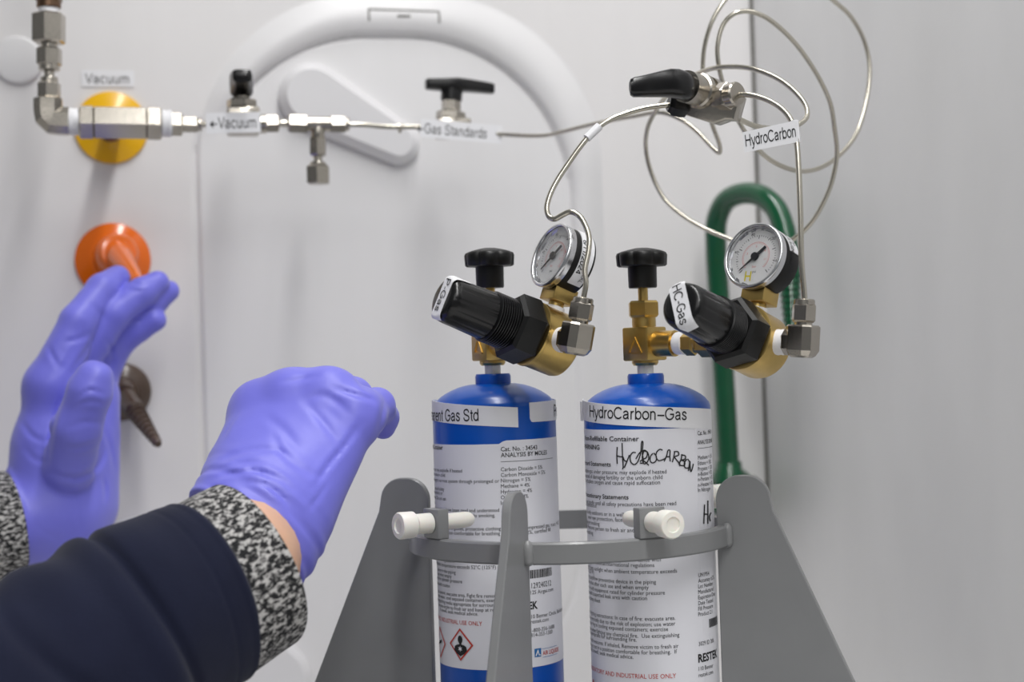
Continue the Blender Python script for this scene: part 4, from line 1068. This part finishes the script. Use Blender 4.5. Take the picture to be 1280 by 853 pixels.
# ------------------------------------------------------------------ the person: arms, sleeves, gloves
def cp(px, py, z): return np.array(at(px, py, z)[:])
def seg_d(P, a, b, r1, r2):
    ba = b-a; h = np.clip(((P-a)@ba)/max(ba@ba, 1e-9), 0, 1)
    return np.linalg.norm(P-a-h[:, None]*ba, axis=1) - (r1+(r2-r1)*h)
def smin(a, b, k):
    h = np.clip(.5+.5*(b-a)/k, 0, 1)
    return b+(a-b)*h - k*h*(1-h)
def chain(P, pts, k=4):
    d = None
    for (a, r1), (b, r2) in zip(pts[:-1], pts[1:]):
        e = seg_d(P, a, b, r1, r2); d = e if d is None else smin(d, e, k)
    return d
def nets(fn, lo, hi, h):
    n = np.ceil((hi-lo)/h).astype(int)+1
    ax = [lo[i]+h*np.arange(n[i]) for i in range(3)]
    G = np.stack(np.meshgrid(*ax, indexing='ij'), -1).reshape(-1, 3)
    D = fn(G).reshape(n)
    s = D < 0
    cells = np.zeros(n-1); cnt = np.zeros(n-1); pos = np.zeros(tuple(n-1)+(3,))
    offs = [(i, j, k) for i in (0, 1) for j in (0, 1) for k in (0, 1)]
    def sub(A, o): return A[o[0]:n[0]-1+o[0], o[1]:n[1]-1+o[1], o[2]:n[2]-1+o[2]]
    for a in offs:
        for b in offs:
            if sum(y-x for x, y in zip(a, b)) == 1 and all(y >= x for x, y in zip(a, b)):
                da, db = sub(D, a), sub(D, b); cr = (da < 0) != (db < 0)
                t = np.where(cr, da/np.where(cr, da-db, 1), 0)
                for c in range(3): pos[..., c] += np.where(cr, a[c]+(b[c]-a[c])*t, 0)
                cnt += cr
    act = cnt > 0
    idx = -np.ones(n-1, dtype=int); idx[act] = np.arange(act.sum())
    I = np.stack(np.nonzero(act), -1)
    vs = lo + h*(I + pos[act]/cnt[act][:, None])
    faces = []
    for axn in range(3):
        o1, o2 = [(1, 2), (2, 0), (0, 1)][axn]
        A = np.take(s, range(0, n[axn]-1), axn); B = np.take(s, range(1, n[axn]), axn)
        ii = np.stack(np.nonzero(A != B), -1)
        ok = (ii[:, o1] > 0) & (ii[:, o2] > 0) & (ii[:, o1] < n[o1]-1) & (ii[:, o2] < n[o2]-1)
        ii = ii[ok]
        e1 = np.zeros(3, int); e1[o1] = 1; e2 = np.zeros(3, int); e2[o2] = 1
        q = [idx[tuple((ii-a).T)] for a in (0*e1, e1, e1+e2, e2)]
        f = np.stack(q, -1)
        fl = A[tuple(ii.T)]
        f[~fl] = f[~fl][:, ::-1]
        f = f[:, ::-1] if False else f
        faces.append(f)
    return vs, np.concatenate(faces)
def relax(vs, fs, it=2, lam=.5):
    e = np.concatenate([fs[:, [0, 1]], fs[:, [1, 2]], fs[:, [2, 3]], fs[:, [3, 0]]])
    for _ in range(it):
        acc = np.zeros_like(vs); c = np.zeros(len(vs))
        np.add.at(acc, e[:, 0], vs[e[:, 1]]); np.add.at(c, e[:, 0], 1)
        np.add.at(acc, e[:, 1], vs[e[:, 0]]); np.add.at(c, e[:, 1], 1)
        vs = vs + lam*(acc/np.maximum(c, 1)[:, None]-vs)
    return vs
def from_sdf(fn, pts, pad, h, it=2):
    A = np.array(pts); lo = A.min(0)-pad; hi = A.max(0)+pad
    vs, fs = nets(fn, lo, hi, h)
    vs = relax(vs, fs, it)
    m = M(); m.v = [V(*v) for v in vs]; m.f = [tuple(int(i) for i in f) for f in fs]
    return m
npv = lambda v: np.array(v[:])
def nrm(v): return v/np.linalg.norm(v)

person = thing('person', 'person in navy sleeves with speckled cuffs and violet gloves reaching in from the left', 'person', at(-80, 760, 800))

def crease(P0, d0, lines_, side=None):
    near = np.abs(d0) < 7
    if not near.any(): return d0
    r = d0.copy(); r[near] = _crease(P0[near], d0[near], lines_, None if side is None else side[near])
    return r
def _crease(P, d, lines_, side=None):
    # narrow dents (or ridges) of the film along lines over the visible face
    z = P@npv(CF); x = 640+FPX*(P@npv(CR))/z; y = 426.5-FPX*(P@npv(CU))/z
    for (pl_, amp_, w) in lines_:
        q = spline([(a, b, 0) for a, b in pl_], 4); n = len(q)-1
        best = np.full(len(P), 1e9); tb = np.zeros(len(P))
        for i in range(n):
            ax_, ay_, bx_, by_ = q[i].x, q[i].y, q[i+1].x, q[i+1].y
            L2 = (bx_-ax_)**2+(by_-ay_)**2
            h = np.clip(((x-ax_)*(bx_-ax_)+(y-ay_)*(by_-ay_))/L2, 0, 1)
            e = np.hypot(x-ax_-h*(bx_-ax_), y-ay_-h*(by_-ay_))
            m_ = e < best; best = np.where(m_, e, best); tb = np.where(m_, (i+h)/n, tb)
        taper = np.clip(np.sin(np.pi*np.clip(tb, .02, .98)), 0, 1)**.6
        f = amp_*taper*(np.exp(-(best/w)**2) - .35*np.exp(-((best-2.1*w)/(1.3*w))**2))
        d = d + (f if side is None else f*side)
    return d
# right glove ---------------------------------------------------------------
HX = nrm(npv(cv(.536, -.655, .53)))           # wrist to knuckles
HC = cp(315, 662, 853)                        # centre of the glove's opening
HS = nrm(npv(cv(.78, .63, 0)) - HX*(npv(cv(.78, .63, 0))@HX))      # across the hand, to the little finger
HN = np.cross(HX, HS)                         # through the hand
if HN@npv(CF) > 0: HN = -HN
def rglove(P):
    P = np.asarray(P, float)
    u = (P-HC)@HX; s = (P-HC)@HS; nn = (P-HC)@HN
    wi, wu = cp(292, 628, 862), cp(345, 684, 852)
    mc = [(cp(326, 517, 906), 16), (cp(366, 501, 902), 15.5), (cp(410, 500, 899), 15.5), (cp(444, 521, 893), 14)]
    d = seg_d(P, HC-HX*24, HC+HX*12, 32.5, 30)
    for i, (q, r_) in enumerate(mc):
        w0 = wi+(wu-wi)*i/3
        d = smin(d, seg_d(P, w0, q, 22, r_), 14)
    for i in range(3): d = smin(d, seg_d(P, mc[i][0], mc[i+1][0], mc[i][1]-1.5, mc[i+1][1]-1.5), 9)
    fg = [[mc[0], (cp(356, 500, 940), 11.5), (cp(385, 525, 958), 10), (cp(400, 550, 955), 9)],
          [mc[1], (cp(400, 494, 943), 11.5), (cp(430, 510, 964), 10), (cp(440, 540, 962), 9)],
          [mc[2], (cp(440, 498, 932), 12), (cp(456, 514, 952), 10), (cp(446, 540, 952), 8)],
          [mc[3], (cp(471, 508, 916), 10.0), (cp(480, 522, 930), 8.2), (cp(479, 534, 934), 7.2)]]
    fd = None
    for c in fg:
        e = chain(P, c, 4); fd = e if fd is None else smin(fd, e, 3.0)
    th = chain(P, [(cp(292, 600, 885), 17), (cp(312, 560, 925), 13), (cp(350, 545, 955), 11), (cp(385, 548, 965), 9)], 4)
    d = smin(d, th, 8)
    d = smin(d, fd, 9)
    fw = np.exp(-((u-8)/13)**2)
    d += fw*(.55*np.sin(u*.55+.05*s+1.6*np.sin(s*.06)) + .25*np.sin(u*.95-s*.11+2))
    d += .35*np.sin(.13*u+.10*s+1.2*np.sin(.07*s))*np.exp(-((u-75)/25)**2)
    d = crease(P, d, [
        ([(452, 527), (432, 556), (409, 584), (392, 612)], 1.3, 3.2),
        ([(470, 502), (455, 497), (432, 490), (415, 484)], 1.3, 3.0),
        ([(480, 500), (477, 520), (472, 543)], 1.1, 3.4),
        ([(440, 520), (424, 505), (404, 494), (380, 500)], .8, 4.5),
        ([(398, 468), (380, 474), (352, 478)], .9, 3.0),
        ([(382, 503), (404, 528), (426, 556)], .7, 4.0),
        ([(443, 470), (452, 481), (466, 492)], .9, 2.6),
        ([(279, 548), (286, 530), (296, 516)], 1.0, 2.6),
        ([(272, 580), (300, 566), (336, 562), (366, 570)], .8, 3.4),
        ([(262, 600), (290, 592), (322, 590), (352, 600), (368, 614)], 1.2, 3.0),
        ([(268, 588), (300, 580), (330, 578)], .8, 2.4),
        ([(300, 602), (330, 606), (352, 622), (366, 645)], 1.0, 2.6),
        ([(340, 540), (352, 566), (384, 590), (412, 598)], .6, 4.0),
        ([(384, 640), (398, 622), (410, 600)], .7, 3.0),
        ([(330, 520), (352, 536), (374, 562)], .5, 5.0),
    ], side=(nn > -6).astype(float))
    # rolled hem and opening
    cut = -7.0 + 1.5*np.sin(s*.12)
    d -= 1.3*np.exp(-((u-cut-1.6)/1.7)**2)
    d = np.maximum(d, cut-u)
    inn = seg_d(P, HC-HX*44, HC+HX*12, 31.0, 26)
    return np.maximum(d, -inn)
allp = [HC, cp(250, 610, 853), cp(375, 712, 853), cp(492, 520, 970), cp(322, 470, 906), cp(400, 550, 975)]
obj('glove', from_sdf(rglove, allp, 28, 1.35, 2), MT['glove'], person, smooth=180, label='violet glove on the right hand')

# left glove ----------------------------------------------------------------
def lglove(P):
    P = np.asarray(P, float)
    d = seg_d(P, cp(72, 642, 1195), cp(70, 560, 1198), 35, 32)
    d = smin(d, seg_d(P, cp(105, 630, 1212), cp(118, 500, 1224), 26, 20), 14)
    d = smin(d, seg_d(P, cp(52, 590, 1190), cp(66, 485, 1192), 20, 20), 12)
    d = smin(d, seg_d(P, cp(66, 485, 1192), cp(118, 476, 1236), 19, 15), 12)
    fg = [[(cp(66, 480, 1190), 20), (cp(97, 403, 1195), 13.6), (cp(128, 362, 1213), 12), (cp(147, 347, 1229), 9.5)],
          [(cp(92, 462, 1210), 15), (cp(143, 392, 1214), 12.5), (cp(178, 366, 1224), 11.5), (cp(197, 353, 1230), 9)],
          [(cp(108, 455, 1228), 14), (cp(160, 400, 1232), 12), (cp(192, 378, 1237), 10.5), (cp(211, 364, 1240), 8.5)],
          [(cp(126, 470, 1240), 14), (cp(147, 431, 1237), 11.5), (cp(173, 412, 1234), 10), (cp(194, 400, 1232), 8.8)]]
    fd = None
    for c in fg:
        e = chain(P, c, 3); fd = e if fd is None else smin(fd, e, 2.0)
    d = smin(d, fd, 5)
    th = chain(P, [(cp(86, 585, 1172), 19), (cp(96, 535, 1152), 17.5), (cp(112, 490, 1146), 15.5), (cp(118, 474, 1146), 13.5)], 5)
    d = smin(d, th, 3.0)
    # folds
    q = P-cp(70, 600, 1195); x = q@npv(CR); y = -(q@npv(CU))
    d += .45*np.sin(y*.30+.5*np.sin(x*.13)+x*.18)*np.exp(-((y-42)/16)**2)
    d += .35*np.sin(y*.22+x*.3+1)*np.exp(-((y+95)/30)**2)
    d = crease(P, d, [
        ([(83, 478), (72, 512), (63, 550), (60, 585)], 1.5, 2.6),
        ([(64, 592), (97, 598), (122, 583), (132, 560)], 1.6, 3.2),
        ([(96, 500), (112, 488), (130, 492)], 1.1, 2.4),
        ([(90, 515), (110, 502), (132, 506)], .9, 2.6),
        ([(84, 536), (106, 528), (130, 530)], .8, 3.0),
        ([(80, 560), (100, 560), (122, 552)], .8, 3.0),
        ([(128, 530), (138, 560), (144, 594)], 1.0, 2.6),
        ([(129, 598), (132, 612), (131, 628)], 1.4, 2.2),
        ([(142, 470), (150, 500), (152, 540)], .8, 2.6),
        ([(27, 527), (40, 545), (58, 554)], 1.0, 3.0),
        ([(30, 560), (45, 575), (60, 578)], .7, 3.0),
        ([(30, 636), (50, 662), (74, 676)], .9, 3.0),
        ([(28, 655), (45, 680), (60, 690)], .9, 2.6),
        ([(92, 612), (98, 645), (102, 682)], .5, 3.0),
        ([(60, 432), (66, 446), (74, 460)], 1.0, 2.8),
        ([(80, 428), (95, 425), (112, 418)], 1.0, 2.8),
        ([(94, 457), (106, 440), (116, 424)], 1.0, 2.4),
        ([(70, 470), (84, 452), (92, 436)], .8, 3.0),
        ([(110, 375), (122, 388), (128, 398)], .6, 3.0),
        ([(165, 352), (176, 356), (192, 352)], .9, 2.0),
        ([(158, 362), (172, 364), (186, 361)], .6, 2.0),
        ([(150, 340), (154, 352), (150, 366)], .8, 2.0),
        ([(164, 398), (172, 402), (182, 398)], .8, 2.0),
        ([(132, 424), (140, 438), (140, 455)], 1.0, 2.4),
    ])
    # opening toward the forearm
    FX = nrm(npv(cv(-.85, .15, -.5))); o = cp(72, 645, 1195)
    u = (P-o)@FX
    d = smin(d, seg_d(P, o, o+FX*34, 33, 33), 10)
    d -= 1.2*np.exp(-((u-31)/1.6)**2)
    d = np.maximum(d, u-33)
    return np.maximum(d, -seg_d(P, o+FX*10, o+FX*80, 27, 31))
allp = [cp(20, 600, 1150), cp(20, 690, 1190), cp(155, 690, 1240), cp(150, 335, 1240), cp(222, 365, 1250), cp(100, 470, 1130)]
obj('glove', from_sdf(lglove, allp, 26, 1.5, 2), MT['glove'], person, smooth=180, label='violet glove on the left hand')

# bare arms (one mesh)
FD = V(*npv(cv(.71, -.37, .60))).normalized()
E0 = at(313, 711, 832)
W0 = at(304, 668, 852)
elbR = E0-FD*265; shR = elbR + V(-120, -230, 240)
armm = M()
path = spline([shR, elbR+ (shR-elbR)*.5, elbR, E0-FD*130, E0-FD*40+CU*2, E0-FD*4+CU*5-CR*3, W0, at(318, 640, 868), at(338, 610, 884)], 8)
rad = []
for i in range(len(path)):
    t = i/(len(path)-1); rad.append(np.interp(t, [0, .25, .45, .7, .8, .9, 1], [46, 42, 38, 30, 25.5, 23.5, 22]))
armm.sweep(path, [float(x) for x in rad], 28)
FXl = V(*npv(cv(-.85, .15, -.5))).normalized(); Lw = at(72, 645, 1195)
elbL = Lw+FXl*230; shL = shR+V(20, 330, -10)
path = spline([elbL+V(-60, -150, 240), elbL, Lw+FXl*110, Lw+FXl*40, Lw+FXl*6, Lw-FXl*10], 8)
armm.sweep(path, [float(np.interp(i/(len(path)-1), [0, .2, .5, .8, 1], [42, 38, 30, 25, 24])) for i in range(len(path))], 28)
obj('body', armm, MT['skin'], person, smooth=180)

def sleeve(name, ctr, rad, matl, disp=None, label=None, n=96, thick=1.6, squash=1.0, lab=None, ref=None, close0=False):
    # a cloth tube along ctr (list of points) with rolled free edge at its far end
    pts = [V(p) for p in ctr]; m = M(); N = len(pts); T = []
    for i in range(N): T.append((pts[min(i+1, N-1)]-pts[max(i-1, 0)]).normalized())
    _, u, _ = frame(T[0], ref); outer = []; uv = []
    ln = 0; fr = []
    for i in range(N):
        u = (u-T[i]*u.dot(T[i])).normalized(); w = T[i].cross(u); fr.append((u.copy(), w))
        if i: ln += (pts[i]-pts[i-1]).length
        ring = []
        for k in range(n):
            th = 2*pi*k/n
            r_ = rad[i] + (disp(th, ln, i/(N-1)) if disp else 0)
            ring.append(pts[i]+u*(cos(th)*r_)+w*(sin(th)*r_*squash)); uv.append((k/n, ln/280.0))
        outer.append(ring)
    inner = []
    for f_, inset in ((0, thick*.3), (0, thick), (.12, thick*1.2), (.3, thick*1.3)):
        j = int(round((N-1)*(1-f_)))
        u, w = fr[j]; ring = []
        for k in range(n):
            th = 2*pi*k/n; r_ = rad[j] + (disp(th, ln*(1-f_), 1-f_) if disp else 0) - inset
            ring.append(pts[j]+T[j]*(thick*.5 if f_ == 0 and inset < thick else 0)+u*(cos(th)*r_)+w*(sin(th)*r_*squash)); uv.append((k/n, ln*(1+.02)/280.0))
        inner.append(ring)
    m.rings(outer+inner, True, close0, False); m.uv = uv
    return obj(name, m, MT[matl], person, smooth=180, label=label)
def line(a, b, n): return [a+(b-a)*(i/(n-1)) for i in range(n)]
refR = CU
def dnavy(th, s, t):
    e = SLEN - s                                   # distance back from the hem
    d = 0.0
    c1 = 40+6*sin(th+.6)
    d += -3.4*exp(-((e-c1)/2.6)**2)*(.75+.25*sin(th*1.0+1)) + 2.2*exp(-((e-c1-9)/7)**2)
    d += .7*exp(-((e-1.5)/1.6)**2) - .5*exp(-((e-14)/1.0)**2)
    d += 2.4*sin(.052*e+1.7*sin(th*2+.4)+.6)*min(1, e/60)
    d += 1.3*sin(.15*e+2.2*sin(th+1.0)+th)*min(1, e/30)*(.5+.5*sin(th*2+e*.01))
    d += -2.4*exp(-((e-95-14*sin(th*2))/5)**2)
    d += 2.2*sin(2*th+.5+e*.01)+1.2*sin(3*th+e*.025)*min(1, e/50)
    return d
ctrN = spline([shR, elbR+(shR-elbR)*.5, elbR, E0-FD*180, E0-FD*110, E0-FD*60+CU*1, E0-FD*27], 26)
SLEN = sum((ctrN[i+1]-ctrN[i]).length for i in range(len(ctrN)-1))
_s = 0; radN = []
for i in range(len(ctrN)):
    if i: _s += (ctrN[i]-ctrN[i-1]).length
    radN.append(float(np.interp(SLEN-_s, [0, 8, 40, 90, 160, 260, 400, 600], [47.5, 48.5, 50.5, 53, 56, 62, 66, 75])))
sleeve('sleeve', ctrN, radN, 'navy', dnavy, 'navy knitted right sleeve', n=120, thick=2.2, ref=refR, close0=True)
ctrC = line(E0-FD*46, E0+FD*1, 16)
sleeve('cuff', ctrC, [float(np.interp(i/15, [0, .4, 1], [45.5, 46.8, 46])) for i in range(16)], 'melange', lambda th, s, t: 1.3*sin(2*th+.8)+.8*sin(3*th+s*.05), 'black and white speckled right cuff', n=96, thick=1.8, ref=refR)
C0 = Lw+FXl*95; C1 = Lw+FXl*33
sleeve('cuff', line(C0, C1, 16), [float(np.interp(i/15, [0, 1], [43, 40])) for i in range(16)], 'melange', lambda th, s, t: .9*sin(2*th+1)+.7*sin(3*th+s*.06), 'black and white speckled left cuff', n=96, thick=1.8, ref=refR)
ctrL = spline([elbL+V(-60, -150, 240), elbL, Lw+FXl*150, Lw+FXl*78], 12)
sleeve('sleeve', ctrL, [float(np.interp(i/(len(ctrL)-1), [0, .4, 1], [62, 56, 46])) for i in range(len(ctrL))], 'navy', lambda th, s, t: 1.6*sin(.06*s+2*sin(th*2))+1.5*sin(2*th), 'navy knitted left sleeve', n=96, thick=2.2, ref=refR, close0=True)
